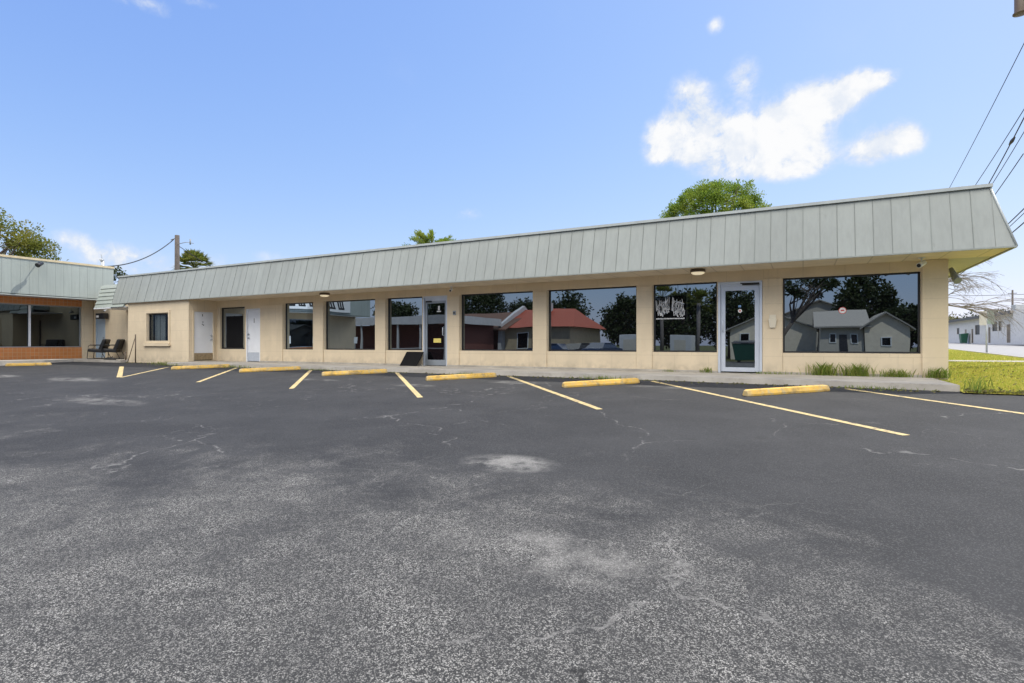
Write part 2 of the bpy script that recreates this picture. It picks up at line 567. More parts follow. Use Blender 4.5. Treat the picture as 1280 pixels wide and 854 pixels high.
BEIGE = (.70, .585, .415)
M = dict(
    wall=mat_wall('painted_block_x', BEIGE),
    pier=mat_wall('painted_pier', BEIGE, 3.0, .405, 'x', .42),
    wall_y=mat_wall('painted_block_y', BEIGE, axis='y'),
    soffit=mat_boards('soffit_boards', (.70, .59, .44), .61),
    soffit_y=mat_boards('soffit_boards_side', (.46, .44, .425), .3, 'y'),
    fascia=mat_panel('fascia_metal', (.288, .310, .290), .305, var=.035),
    fascia_y_lit=mat_panel('fascia_metal_lit', (.375, .415, .38), .305, 'y', .02),  # same paint as the main fascia, colour lightened to stand for sunlight
    lap=mat_panel('lap_metal', (.36, .40, .36), 5.0, var=.02),
    seam=plain('seam_metal', (.225, .250, .23), .6),
    cap=plain('cap_metal', (.40, .43, .42), .45),
    cream=plain('cream_cap', (.62, .52, .33), .6),
    twig=plain('pale_twigs', (.22, .195, .175), .9, var=.2),
    roof=plain('roof_membrane', (.42, .41, .39), .9, bump=.2),
    glass=mat_glass('dark_glass'),
    glass2=mat_glass('dark_glass_wing', .10, (.75, .9, 1.0)),
    glassd=mat_glass('dark_door_glass', .16),
    glassi=mat_glass('dark_inner_glass', .03),
    see=mat_seeglass('clear_glass'),
    black=plain('black_frame', (.012, .012, .013), .45),
    alu=plain('aluminium', (.56, .60, .66), .38, metal=.35, var=.06),
    alud=plain('dull_aluminium', (.30, .33, .36), .42, metal=.4, var=.06),
    white=plain('white_paint', (.72, .74, .77), .5, var=.05),
    bluegrey=plain('blue_grey_paint', (.36, .45, .53), .5, var=.06),
    kick=plain('worn_kick_plate', (.28, .21, .12), .6, var=.3, scale=12),
    kickg=plain('grey_kick_plate', (.42, .46, .52), .5, var=.1, scale=12),
    tile=mat_tile('orange_tile'),
    asphalt=mat_asphalt(),
    walk=mat_concrete('walkway_concrete', (.40, .37, .32)),
    road=mat_concrete('road_concrete', (.31, .305, .30), .08),
    yellow=mat_paint('yellow_block_paint', (.72, .435, .075), (.50, .38, .18), .545, 11, True),
    line=mat_paint('yellow_line_paint', (.60, .465, .215), (.09, .085, .08), .56, 12),
    ground=mat_ground('ground_soil', ((.055, .07, .02), (.085, .085, .03), (.10, .085, .045)), .8),
    lawn=mat_ground('lawn', ((.33, .35, .05), (.46, .40, .09), (.22, .25, .04)), .9),
    blade=mat_leaf('grass_blades', (.27, .34, .04), (.52, .44, .11), .45),
    weed=mat_leaf('weed_blades', (.13, .22, .03), (.30, .32, .07), .4),
    bark=plain('bark', (.13, .105, .085), .9, var=.3, scale=8, bump=.6, bscale=20),
    barkg=plain('grey_bark', (.20, .175, .16), .9, var=.25, scale=8),
    wood=plain('weathered_pole_wood', (.095, .08, .07), .85, var=.25, scale=6),
    wire=plain('wire', (.03, .03, .035), .6),
    grey=plain('grey_metal', (.25, .27, .28), .5),
    galv=plain('galvanised', (.42, .44, .45), .45, metal=.4),
    lens=plain('warm_lens', (1.0, .86, .60), .4, emit=.25),
    bronze=plain('bronze_ring', (.10, .07, .045), .45),
    leather=plain('black_leather', (0.010, .010, .011), .4, bump=.25, bscale=40),
    oakleaf=mat_leaf('oak_leaves', (.10, .14, .022), (.20, .21, .035), .42, (.28, .25, .05)),
    pineleaf=mat_leaf('dome_leaves', (.10, .18, .02), (.21, .29, .03), .5, (.28, .33, .05)),
    palmleaf=mat_leaf('palm_leaves', (.10, .15, .022), (.24, .23, .06), .4),
    darkleaf=mat_leaf('evergreen_leaves', (.02, .035, .010), (.05, .065, .016), .15),
    brownleaf=mat_leaf('dry_leaves', (.16, .13, .055), (.10, .12, .03), .25),
    cream_clad=plain('cream_clapboard', (.80, .70, .55), .8, var=.1, bump=.2),
    stucco=plain('white_stucco', (.56, .555, .55), .8, var=.1),
    stuccog=plain('grey_stucco', (.56, .51, .43), .8, var=.06),
    shingle=plain('grey_shingle', (.36, .33, .29), .85, var=.25, scale=20),
    brownroof=plain('brown_shingle', (.15, .075, .05), .85, var=.25, scale=20),
    redroof=plain('red_tile', (.36, .065, .03), .7, var=.2, scale=14),
    brick=plain('dark_red_brick', (.17, .06, .045), .8, var=.25, scale=14),
    tan=plain('tan_wall', (.45, .36, .24), .8),
    greenbin=plain('green_bin', (.015, .085, .055), .5),
    rubber=plain('rubber', (.02, .02, .02), .7),
    carblue=plain('blue_car_paint', (.03, .05, .10), .25, var=.03),
    carsilver=plain('silver_car_paint', (.45, .46, .48), .25, var=.03, metal=.3),
    cardark=plain('dark_car_paint', (.04, .04, .045), .25, var=.03),
    notice=plain('yellow_notice', (.75, .62, .16), .6),
    paper=plain('white_paper', (.80, .80, .78), .6, var=.03),
    red=plain('red_sticker', (.60, .06, .05), .5),
    blue=plain('blue_sticker', (.20, .36, .62), .5),
    script=plain('pale_lettering', (.62, .63, .64), .6, var=.2, scale=14),
    ink=plain('black_lettering', (.01, .01, .01), .5),
    cream_plastic=plain('cream_plastic', (.66, .60, .47), .5, var=.04),
    curtain=plain('pale_curtain', (.50, .49, .46), .9, var=.1),
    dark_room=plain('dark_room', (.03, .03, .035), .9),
    signtan=plain('sign_back_tan', (.44, .42, .36), .6),
    signgreen=plain('sign_back_green', (.22, .27, .22), .6),
)


def sheet(name, poly_rows, m, dz=0.0):
    """rows of (y, x0, x1) -> a strip draped on the terrain"""
    mb = MB()
    for (ya, a0, a1), (yb, b0, b1) in zip(poly_rows[:-1], poly_rows[1:]):
        mb.quad([(a0, ya, gh(ya) + dz), (a1, ya, gh(ya) + dz), (b1, yb, gh(yb) + dz), (b0, yb, gh(yb) + dz)])
    return struct(mb.build(name, m))


# ------------------------------------------------------------------ the setting
sheet('ground', [(y, -450, 450) for y in GROUND_Y], M['ground'], -.012)
sheet('parking_lot', [(-33, -34, 14), (-15.5, -34, 14), (-9, -34, 14), (-2.7, -34, 14), (-2.2, -34, 2.9), (.2, -34, 2.9)], M['asphalt'])


def street_x(y):
    return 7.9 + .066 * (y - 12)


sheet('street', [(y, street_x(y), street_x(y) + 10.5) for y in (-2.7, 10, 30, 60, 89, 200)], M['road'], .0)
sheet('lawn', [(y, 2.3 if y < 0 else 2.62, street_x(y) - .16) for y in (-2.7, -2.2, 0.0, 10, 30, 60, 89)], M['lawn'], .02)
mb = MB()
for ya, yb in ((-2.7, 10), (10, 30), (30, 60), (60, 89)):
    p = [(street_x(ya) - .16, ya), (street_x(ya) - .002, ya), (street_x(yb) - .002, yb), (street_x(yb) - .16, yb)]
    mb.hexa([(x, y, gh(y) - .1) for x, y in p], [(x, y, gh(y) + .06) for x, y in p])
struct(mb.build('street_kerb', M['walk']))
mb = MB()
p = [(2.63, 10.6), (street_x(10.6) - .17, 10.9), (street_x(12) - .17, 12.2), (2.63, 11.9)]
mb.hexa([(x, y, gh(y) - .1) for x, y in p], [(x, y, gh(y) + .035) for x, y in p])
struct(mb.build('side_path', M['walk']))

# raised walkway along the shop fronts, with a slightly ragged kerb edge
mb = MB()
xs = list(np.arange(-20.9, 2.31, .58)) + [2.31]
edge = [-2.06 + .035 * math.sin(x * 1.7) + random.uniform(-.02, .02) - (.35 * max(0, (x + 2.5) / 4.8)) for x in xs]
for i in range(len(xs) - 1):
    x0, x1 = xs[i], xs[i + 1]
    mb.hexa([(x0, edge[i], -.25), (x1, edge[i + 1], -.25), (x1, 0.05, -.25), (x0, .05, -.25)],
            [(x0, edge[i] + .02, 0), (x1, edge[i + 1] + .02, 0), (x1, .05, 0), (x0, .05, 0)])
struct(mb.build('walkway', M['walk']))
mb = MB()
mb.hexa([(-30.5, -17.4, -.8), (-28.4, -17.4, -.8), (-28.4, -1.7, -.8), (-30.5, -1.7, -.8)],
        [(-30.5, -17.4, 0), (-28.4, -17.4, 0), (-28.4, -1.7, 0), (-30.5, -1.7, 0)])
mb.hexa([(-30.5, -1.7, -.3), (-28.4, -1.7, -.3), (-25.22, -1.45, -.3), (-25.22, .05, -.3)],
        [(-30.5, -1.7, .001), (-28.4, -1.7, .001), (-25.22, -1.45, .001), (-25.22, .05, .001)])
mb.quad([(-30.5, -1.7, .001), (-25.22, .05, .001), (-30.5, .05, .001)])
struct(mb.build('wing_walkway', M['walk']))


def stripe(a, b, w=.10):
    """painted bay line from a to b, draped in short lengths"""
    a, b = Vector(a), Vector(b)
    n = Vector((-(b - a).y, (b - a).x)).normalized() * w / 2
    mb = MB()
    k = 6
    for i in range(k):
        p, q = a.lerp(b, i / k), a.lerp(b, (i + 1) / k)
        mb.quad([(*(v), gh(v.y) + .004) for v in (p - n, q - n, q + n, p + n)])
    return struct(mb.build('parking_line', M['line']))


for a, b in (((-19.6, -2.7), (-16.75, -5.64)), ((-16.5, -2.3), (-13.1, -5.75)), ((-13.2, -2.15), (-9.55, -5.96)), ((-9.9, -2.15), (-6.02, -6.15)),
             ((-6.38, -2.2), (-2.63, -6.3)), ((-2.84, -2.3), (.98, -6.82)), ((.68, -2.55), (4.4, -7.0))):
    stripe(a, b)
stripe((-21.9, -3.05), (-16.88, -5.62), .13)

# ------------------------------------------------------------------ main building
F0 = Fr((0, 0, 0), (1, 0, 0), (0, -1, 0))          # front wall, y = 0
FB = Fr((0, -1.15, 0), (1, 0, 0), (0, -1, 0))      # front of the small office bay
FRT = Fr((-20.98, 0, 0), (0, 1, 0), (1, 0, 0))     # return wall of the bay
FW = Fr((-30.5, 0, 0), (0, 1, 0), (1, 0, 0))       # facade of the tiled wing
EZ, TZ, EY, TY = 2.42, 3.58, -1.27, -.97           # eave and top of the mansard

shop = thing('storefront_building', 'long low beige commercial building with dark shop windows under a grey green metal mansard', 'building', (-11, 3, 0))


def holed(mb, fr, a0, a1, z0, z1, holes, depth):
    """wall face with rectangular holes and their reveals"""
    A = sorted({a0, a1, *[h[0] for h in holes], *[h[1] for h in holes]})
    Z = sorted({z0, z1, *[h[2] for h in holes], *[h[3] for h in holes]})
    for i in range(len(A) - 1):
        for j in range(len(Z) - 1):
            am, zm = (A[i] + A[i + 1]) / 2, (Z[j] + Z[j + 1]) / 2
            if any(h[0] < am < h[1] and h[2] < zm < h[3] for h in holes):
                continue
            mb.quad([fr.p(A[i], 0, Z[j]), fr.p(A[i + 1], 0, Z[j]), fr.p(A[i + 1], 0, Z[j + 1]), fr.p(A[i], 0, Z[j + 1])])
    for (h0, h1, y0, y1) in holes:
        mb.quad([fr.p(h0, 0, y0), fr.p(h0, 0, y1), fr.p(h0, -depth, y1), fr.p(h0, -depth, y0)])
        mb.quad([fr.p(h1, 0, y1), fr.p(h1, 0, y0), fr.p(h1, -depth, y0), fr.p(h1, -depth, y1)])
        mb.quad([fr.p(h0, 0, y1), fr.p(h1, 0, y1), fr.p(h1, -depth, y1), fr.p(h0, -depth, y1)])
        mb.quad([fr.p(h1, 0, y0), fr.p(h0, 0, y0), fr.p(h0, -depth, y0), fr.p(h1, -depth, y0)])


def window(parent, fr, a0, a1, z0, z1, rec=.13, w=.035, fm='black', gm='glass', mullions=()):
    f = MB()
    f.ring(a0 + .002, a1 - .002, z0 + .002, z1 - .002, w, -rec - .04, -rec + .02, fr)
    for c in mullions:
        f.box(c - w / 2, c + w / 2, -rec - .035, -rec + .024, z0 + w, z1 - w, fr)
    o = f.build('window', M[fm], parent)
    cuts = [a0] + list(mullions) + [a1]
    for c0, c1 in zip(cuts[:-1], cuts[1:]):
        g = MB()
        g.box(c0 + w * .6, c1 - w * .6, -rec - .018, -rec - .004, z0 + w * .6, z1 - w * .6, fr)
        g.build('pane', M[gm], o)
    return o


WIN = [(-20.78, -19.25), (-17.07, -15.50), (-14.98, -12.60), (-12.14, -10.66), (-9.24, -6.77), (-6.32, -3.80), (-3.38, -1.835), (-.41, 2.16)]
ZS, ZH = .485, 2.20
holes = [(a, b, ZS, ZH if a > -20 else 2.15) for a, b in WIN]
DOORA, DOORB, DOORC = (-10.64, -9.70), (-1.81, -.84), (-19.15, -18.33)
holes += [(*DOORA, .0, 2.19), (*DOORB, .0, 2.17), (*DOORC, .0, 2.05)]
mb = MB()
holed(mb, F0, -20.98, 2.58, -.02, 2.42, holes, .2)
mb.build('wall', M['wall'], shop)
mb = MB()
holed(mb, Fr((2.58, 0, 0), (0, 1, 0), (1, 0, 0)), 0, 13, -.3, 2.42, [], .2)
mb.box(-30.45, 2.57, 12.8, 13, -.3, 2.9)
mb.build('wall', M['wall_y'], shop)
# flat pilasters between the openings, a finger proud of the wall
PIL = [(-18.33, -17.07), (-15.5, -14.98), (-12.6, -12.14), (-9.70, -9.24), (-6.77, -6.32), (-3.8, -3.38)]
for a, b in PIL:
    mb = MB()
    mb.box(a + .012, b - .012, 0, .028, .0, 2.16, F0)
    mb.build('pilaster', M['pier'], shop, .004)
mb = MB()
mb.box(-.838 + .012, -.425, 0, .028, .0, 2.20, F0)
mb.build('pilaster', M['pier'], shop, .004)
mb = MB()
mb.box(2.175, 2.605, -.35, .03, -.12, 2.415, F0)
mb.build('corner_pier', M['pier'], shop, .004)
# low painted plinth strip along the wall foot
mb = MB()
for a, b in ((-18.3, -10.66), (-9.68, -1.83), (-.82, 2.17)):
    mb.box(a, b, 0, .055, .0, .045, F0)
mb.build('plinth', M['walk'], shop)

for a, b in WIN:
    if a > -20:
        window(shop, F0, a, b, ZS, ZH)
# the dark window of the recess, with an inner door showing as a paler leaf
w0 = window(shop, F0, -20.78, -19.25, ZS, 2.15, .10, .05, 'black', 'glassi')
mb = MB()
mb.box(-20.52, -19.50, -.10, -.094, ZS + .05, 1.80, F0)
mb.build('inner_door', plain('dim_inner_door', (.014, .014, .015), .8, spec=.03), w0)

# glass door beside the third shop window
mb = MB()
mb.ring(-10.64, -9.70, .0, 2.19, .05, -.14, -.01, F0, False)
mb.box(-10.59, -9.75, -.10, -.05, 2.045, 2.14, F0)
fa = mb.build('door_frame', M['alu'], shop)
mb = MB()
mb.ring(-10.585, -9.755, .015, 2.04, .075, -.105, -.06, F0)
mb.box(-10.51, -9.83, -.105, -.058, .09, .19, F0)
da = mb.build('glass_door', M['alud'], shop)
mb = MB()
mb.box(-10.52, -9.82, -.09, -.08, .18, 1.98, F0)
mb.build('pane', M['glassd'], da)
mb = MB()
mb.box(-10.27, -9.99, -.078, -.072, .73, .86, F0)
mb.build('notice', M['notice'], da)
mb = MB()
mb.box(-10.10, -10.03, -.078, -.072, 1.74, 1.88, F0)
mb.box(-10.14, -9.99, -.078, -.0725, 1.69, 1.725, F0)
mb.build('sticker', M['paper'], da)
mb = MB()
mb.tube([F0.p(-9.87, -.06, .95), F0.p(-9.87, 0, .97), F0.p(-9.87, 0, 1.2), F0.p(-9.87, -.06, 1.22)], .014)
mb.build('handle', M['alu'], da)
mb = MB()
mb.box(-10.53, -10.33, -.06, -.015, 2.00, 2.05, F0)
mb.build('door_closer', M['black'], da)

# aluminium glass door near the corner
mb = MB()
mb.ring(-1.81, -.84, .0, 2.17, .055, -.12, .02, F0, False)
mb.box(-1.755, -.895, -.08, -.02, 2.065, 2.115, F0)
mb.build('door_frame', M['alu'], shop, .003)
mb = MB()
mb.ring(-1.75, -.90, .03, 2.06, .10, -.08, -.03, F0)
db = mb.build('glass_door', M['alu'], shop, .003)
mb = MB()
mb.box(-1.655, -.995, -.06, -.05, .12, 1.965, F0)
mb.build('pane', M['glass'], db)
mb = MB()
mb.box(-1.27, -.90, .0, .045, 2.075, 2.125, F0)
mb.tube([F0.p(-1.22, .03, 2.10), F0.p(-1.30, .16, 2.11), F0.p(-1.05, .05, 2.09)], .012, 6)
mb.build('door_closer', M['black'], db)
mb = MB()
mb.tube([F0.p(-1.70, -.03, .98), F0.p(-1.70, .03, 1.0), F0.p(-1.70, .03, 1.24), F0.p(-1.70, -.03, 1.26)], .013)
mb.build('handle', M['alu'], db)
mb = MB()
mb.box(-1.36, -1.30, -.048, -.044, 1.56, 1.61, F0)
mb.build('sticker', M['blue'], db)
mb = MB()
mb.lathe([(.045, 0), (.045, .005)], F0.p(-1.325, -.049, 1.475), 16, 'y')
sk = mb.build('sticker', M['paper'], db)
mb = MB()
mb.box(-1.345, -1.305, -.0438, -.0425, 1.46, 1.49, F0)
mb.build('sticker_print', M['red'], db)

# narrow white door in the recess
mb = MB()
mb.ring(-19.15, -18.33, .0, 2.05, .045, -.12, .012, F0, False)
mb.build('door_frame', M['white'], shop)
mb = MB()
mb.box(-19.10, -18.38, -.075, -.035, .36, 2.0, F0)
dc = mb.build('white_door', M['white'], shop)
mb = MB()
mb.box(-19.098, -18.382, -.073, -.033, .02, .358, F0)
mb.build('kick_plate', M['kickg'], dc)
for z in (.92, 1.06):
    mb = MB()
    mb.lathe([(.03, 0), (.03, .02), (.018, .03), (.032, .06), (.02, .075)], F0.p(-19.04, -.035, z), 12, 'y')
    mb.build('knob', M['alud'], dc)
mb = MB()
mb.box(-18.755, -18.725, -.036, -.031, 1.50, 1.68, F0)
mb.build('door_number', M['ink'], dc)

# small office bay that comes forward, with its side window and side door
mb = MB()
holed(mb, FB, -25.21, -20.98, -.30, 2.42, [(-23.79, -22.31, .74, 1.92)], .16)
mb.build('bay_wall', M['wall'], shop)
mb = MB()
holed(mb, FRT, -1.15, 0, -.30, 2.42, [(-.95, -.16, .03, 1.96)], .1)
mb.build('bay_wall', M['wall_y'], shop)
mb = MB()
holed(mb, Fr((-25.21, 0, 0), (0, -1, 0), (-1, 0, 0)), 0, 1.15, -.3, 2.42, [], .1)
mb.build('bay_wall', M['wall_y'], shop)
bw = window(shop, FB, -23.79, -22.31, .74, 1.92, .10, .04, 'black', 'see')
mb = MB()
mb.ring(-23.91, -22.19, .72, 2.04, .10, .001, .03, FB)
mb.build('window_trim', M['pier'], bw, .004)
mb = MB()
mb.box(-23.97, -22.15, .001, .10, .60, .715, FB)
mb.build('sill', M['pier'], bw, .006)
mb = MB()
for a0, a1 in ((-23.5, -23.42), (-23.38, -23.18), (-23.14, -22.80)):
    mb.box(a0, a1, -.17, -.16, .76, 1.9, FB)
mb.build('curtain', M['curtain'], bw)
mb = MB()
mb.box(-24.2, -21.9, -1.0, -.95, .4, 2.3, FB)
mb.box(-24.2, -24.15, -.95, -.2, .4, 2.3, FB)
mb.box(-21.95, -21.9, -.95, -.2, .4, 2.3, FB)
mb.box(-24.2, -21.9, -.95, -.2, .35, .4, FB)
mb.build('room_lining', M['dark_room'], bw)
mb = MB()
mb.ring(-1.0, -.11, .03, 2.01, .05, .001, .03, FRT, False)
mb.build('door_frame', M['pier'], shop)
mb = MB()
mb.box(-.95, -.16, -.06, -.02, .33, 1.955, FRT)
dr = mb.build('white_door', M['white'], shop)
mb = MB()
mb.box(-.948, -.162, -.058, -.018, .06, .328, FRT)
mb.build('kick_plate', M['kick'], dr)
for z in (.86, 1.02):
    mb = MB()
    mb.lathe([(.03, 0), (.03, .02), (.018, .03), (.034, .06), (.02, .075)], FRT.p(-.24, -.02, z), 12, 'x')
    mb.build('knob', M['alud'], dr)
mb = MB()
mb.box(-.60, -.57, -.021, -.016, 1.78, 1.87, FRT)
mb.box(-.585, -.555, -.021, -.016, 1.53, 1.58, FRT)
mb.box(-.61, -.58, -.021, -.016, 1.44, 1.49, FRT)
mb.box(-.56, -.53, -.021, -.016, 1.41, 1.46, FRT)
mb.build('lettering', M['ink'], dr)
mb = MB()
mb.hexa([(-20.98, -1.2, -.2), (-20.0, -1.5, -.2), (-20.0, -.0, -.2), (-20.98, 0, -.2)], [(-20.97, -1.14, .004), (-20.2, -1.2, .004), (-20.2, -.01, .004), (-20.97, -.01, .004)])
mb.build('door_step', M['walk'], shop)

# back wall of the alcove between bay and wing, with its grey door
mb = MB()
holed(mb, F0, -30.5, -25.21, -.02, 3.28, [(-30.27, -29.43, .02, 2.05)], .12)
mb.build('alcove_wall', M['wall'], shop)
mb = MB()
mb.ring(-30.27, -29.43, .02, 2.05, .05, -.08, .01, F0, False)
mb.build('door_frame', M['bluegrey'], shop)
mb = MB()
mb.box(-30.22, -29.48, -.07, -.03, .03, 2.0, F0)
dg = mb.build('grey_door', M['bluegrey'], shop)
mb = MB()
mb.lathe([(.03, 0), (.018, .03), (.034, .06), (.02, .075)], F0.p(-29.56, -.03, .98), 12, 'y')
mb.build('knob', M['alud'], dg)
mb = MB()
mb.box(-25.33, -25.22, .001, .03, .0, 1.95, F0)  # narrow dark upright strip on the alcove wall by the bay
mb.build('dark_strip', M['bronze'], shop)

# mansard: pans between narrow seams, mitred at the right-hand corner
STEP = .305
XL, XRB, XRT = -26.25, 3.33, 3.03


def slope_pt(x, s, lift=0):
    """s: 0 at the eave, 1 at the top"""
    y = EY + (TY - EY) * s
    z = EZ + (TZ - EZ) * s
    return (x, y - lift * .968, z + lift * .25)


def hip(s):
    return XRB + (XRT - XRB) * s


def two_tone(a, b, name, ma, mb_, parent):
    """sheet-metal pans and the seams between them as one mesh of two materials"""
    n, k = len(a.f), len(a.v)
    a.v += b.v
    a.f += [tuple(i + k for i in f) for f in b.f]
    a.smooth += b.smooth
    o = a.build(name, ma, parent)
    o.data.materials.append(mb_)
    for p in o.data.polygons[n:]:
        p.material_index = 1
    return o


pan, seam = MB(), MB()
x = XL
i0 = math.floor(XL / STEP)
edges = [XL] + [STEP * k for k in range(i0 + 1, math.floor(XRB / STEP) + 1)] + [XRB]
for a, b in zip(edges[:-1], edges[1:]):
    a2, b2 = a + .004, b - .004
    w = random.uniform(-.003, .003)
    if a2 < XRT:
        pan.quad([slope_pt(a2, 0, w), slope_pt(min(b2, XRB), 0, w), slope_pt(min(b2, XRT), 1, w), slope_pt(a2, 1, w)])
    else:
        s = (XRB - a2) / (XRB - XRT)
        pan.quad([slope_pt(a2, 0, w), slope_pt(XRB, 0, w), slope_pt(hip(s), s, w)])
    if b < XRT and b != XRB and (b > -7 or round(b / STEP) % 2 == 0):
        h = (.003 if random.random() < .8 else .008) if b > -12 else .0015
        seam.hexa([slope_pt(b - h, -.004, -.01), slope_pt(b + h * .4, -.004, -.01), slope_pt(b + h * .4, -.004, .008), slope_pt(b - h, -.004, .008)],
                  [slope_pt(b - h, 1, -.01), slope_pt(b + h * .4, 1, -.01), slope_pt(b + h * .4, 1, .008), slope_pt(b - h, 1, .008)])
for a in edges[:-1]:
    pan.quad([slope_pt(a - .004, 0, -.009), slope_pt(min(a + STEP, XRB), 0, -.009), slope_pt(min(a + STEP, XRT), 1, -.009), slope_pt(min(a - .004, XRT), 1, -.009)])
fas = two_tone(pan, seam, 'fascia', M['fascia'], M['seam'], shop)
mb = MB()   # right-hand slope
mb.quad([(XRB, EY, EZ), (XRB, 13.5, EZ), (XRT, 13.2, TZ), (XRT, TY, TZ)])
mb.build('fascia', M['fascia_y_lit'], shop)
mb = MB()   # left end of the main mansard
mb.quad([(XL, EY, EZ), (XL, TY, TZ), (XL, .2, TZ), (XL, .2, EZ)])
mb.build('fascia', M['fascia_y_lit'], shop)
mb = MB()
mb.tube([(XRB + .005, EY - .005, EZ), (XRT + .005, TY - .005, TZ)], .018, 6)
mb.build('hip_trim', M['cap'], shop)
mb = MB()
mb.box(XL - .02, XRT + .04, TY - .055, TY + .12, TZ - .01, TZ + .05)
mb.box(XRT - .12, XRT + .04, TY + .12, 13.2, TZ - .01, TZ + .05)
mb.build('fascia_cap', M['cap'], shop)
mb = MB()
mb.box(XL, XRB + .01, EY - .02, EY + .015, EZ - .022, EZ + .008)
mb.box(XRB - .02, XRB + .012, EY + .015, 13.5, EZ - .022, EZ + .012)
mb.build('eave_trim', M['fascia'], shop)
mb = MB()
mb.box(XL, XRB - .02, EY + .015, -.0, EZ, EZ + .03)
mb.build('soffit', M['soffit'], shop)
mb = MB()
mb.box(2.58, XRB - .02, .0, 13.4, EZ + .001, EZ + .03)
mb.build('soffit', M['soffit_y'], shop)
mb = MB()
mb.box(XL + .02, XRT - .1, TY + .1, 13.1, TZ - .12, TZ - .02)
mb.build('roof', M['roof'], shop)
# lapped sheet-metal slope that closes the gap to the wing
mb = MB()
n = 6
for k in range(n):
    s0, s1 = k / n, (k + 1) / n
    y0, y1 = EY + .30 * s0, EY + .30 * s1
    z0, z1 = 2.27 + 1.03 * s0, 2.27 + 1.03 * s1
    mb.hexa([(-27.62, y0 - .045, z0 - .004), (-25.3, y0 - .045, z0 - .004), (-25.3, y0 + .05, z0), (-27.62, y0 + .05, z0)],
            [(-27.62, y1 - .004, z1), (-25.3, y1 - .004, z1), (-25.3, y1 + .05, z1), (-27.62, y1 + .05, z1)])
lapo = mb.build('lapped_roof', M['lap'], shop)
mb = MB()
mb.box(-27.62, -25.2, EY + .02, -.001, 2.24, 2.27)
mb.box(-27.62, -26.26, EY - .05, EY + .015, 2.215, 2.262)
mb.build('soffit', M['white'], shop)
mb = MB()
mb.box(-30.4, -26.3, .25, 12.8, 3.2, 3.28)
mb.build('roof', M['roof'], shop)

# black banner hanging behind the sixth shop window, jagged pale lettering that cannot be read
FS = Fr((0, 0, 0), (1, 0, 0), (0, -1, 0))
mb = MB()
mb.box(-3.335, -2.58, -.132, -.126, 1.30, 1.90, FS)
banner = mb.build('window_banner', M['glassi'], shop)
random.seed(21)
for c0, c1 in ((-3.31, -2.98), (-2.93, -2.62)):
    mb = MB()
    for k in range(26):
        a = c0 + (c1 - c0) * (k + random.random()) / 26
        zb = 1.38 + random.uniform(-.02, .22)
        zt = zb + random.uniform(.12, .36)
        zt = min(zt, 1.88)
        wd = random.uniform(.006, .012)
        sk = random.uniform(-.05, .05)
        mb.quad([FS.p(a - wd, -.1245, zb), FS.p(a + wd, -.1245, zb), FS.p(a + wd + sk, -.1245, zt), FS.p(a - wd * .3 + sk, -.1245, zt)])
    for k in range(24):
        a = random.uniform(c0, c1 - .08)
        zb = random.uniform(1.45, 1.75)
        l = random.uniform(.04, .10)
        q = random.uniform(-.05, .08)
        mb.quad([FS.p(a, -.1243, zb), FS.p(a + l, -.1243, zb + q), FS.p(a + l, -.1243, zb + q + .02), FS.p(a, -.1243, zb + .016)])
    mb.build('lettering', M['script'], banner)
mb = MB()
a = -3.32
while a < -2.64:
    l = random.uniform(.018, .035)
    mb.quad([FS.p(a, -.1245, 1.315), FS.p(a + l, -.1245, 1.315), FS.p(a + l, -.1245, 1.315 + random.uniform(.022, .036)), FS.p(a, -.1245, 1.315 + random.uniform(.022, .036))])
    a += l + (.006 if random.random() < .85 else .03)
mb.build('lettering', M['script'], banner)
for a in (-3.25, -3.08, -2.95, -2.78, -2.56):
    mb = MB()
    mb.box(a - .004, a + .004, -.132, -.128, 1.90 if a < -2.6 else 1.3, 2.16, FS)
    mb.build('hanger_wire', M['black'], banner)
mb = MB()
mb.lathe([(.075, 0), (.075, .005)], F0.p(.77, -.133, 1.43), 20, 'y')
st = mb.build('window_sticker', M['red'], shop)
mb = MB()
mb.lathe([(.062, 0), (.062, .0065)], F0.p(.77, -.133, 1.43), 20, 'y')
st2 = mb.build('sticker_face', M['paper'], st)
mb = MB()
mb.box(.735, .805, -.1262, -.125, 1.415, 1.445, F0)
mb.build('sticker_print', M['red'], st)

# ------------------------------------------------------------------ tiled wing on the left
wing = thing('tiled_storefront_building', 'lower left wing with a grey green fascia over an orange tiled shop window', 'building', (-34, -8, 0))
WH = 2.78
wins = [(-10.2, -.62, .53, 2.46)]
mb = MB()
holed(mb, FW, -17.4, 0.0, -.75, WH, [(-10.35, -.5, -.04, WH - .01), (-14.4, -10.9, .45, 2.4)], .16)
mb.box(-44, -30.7, -17.4, -17.2, -.75, 3.9)
mb.box(-44, -30.7, -.3, -.1, 2.3, 4.0)
mb.build('wall', M['wall_y'], wing)
mb = MB()
mb.box(-10.35, -.5, -.10, .03, -.04, .53, FW)
mb.build('tile_panel', M['tile'], wing)
mb = MB()
mb.box(-10.35, -.5, -.10, .03, 2.46, WH - .012, FW)
mb.build('tile_panel', M['tile'], wing)
mb = MB()
mb.box(-14.4, -10.9, .002, .03, -.04, .45, FW)
mb.build('tile_panel', M['tile'], wing)
mb = MB()
mb.box(-.50, -.05, .0, .05, -.05, WH - .02, FW)
mb.build('corner_pier', M['wall_y'], wing, .006)
ww = window(wing, FW, -10.33, -.52, .53, 2.46, .06, .045, 'alud', 'glass2', (-7.2, -2.49))
mb = MB()
mb.box(-2.53, -2.45, -.035, .0, .575, 2.415, FW)
mb.build('mullion', M['white'], ww)
window(wing, FW, -14.4, -10.9, .45, 2.4, .06, .05, 'alud', 'glassi', (-13.4,))
mb = MB()
mb.box(-17.4, .1, .0, 1.5, WH - .01, WH + .02, FW)
mb.build('soffit', M['soffit_y'], wing)
pan, seam = MB(), MB()
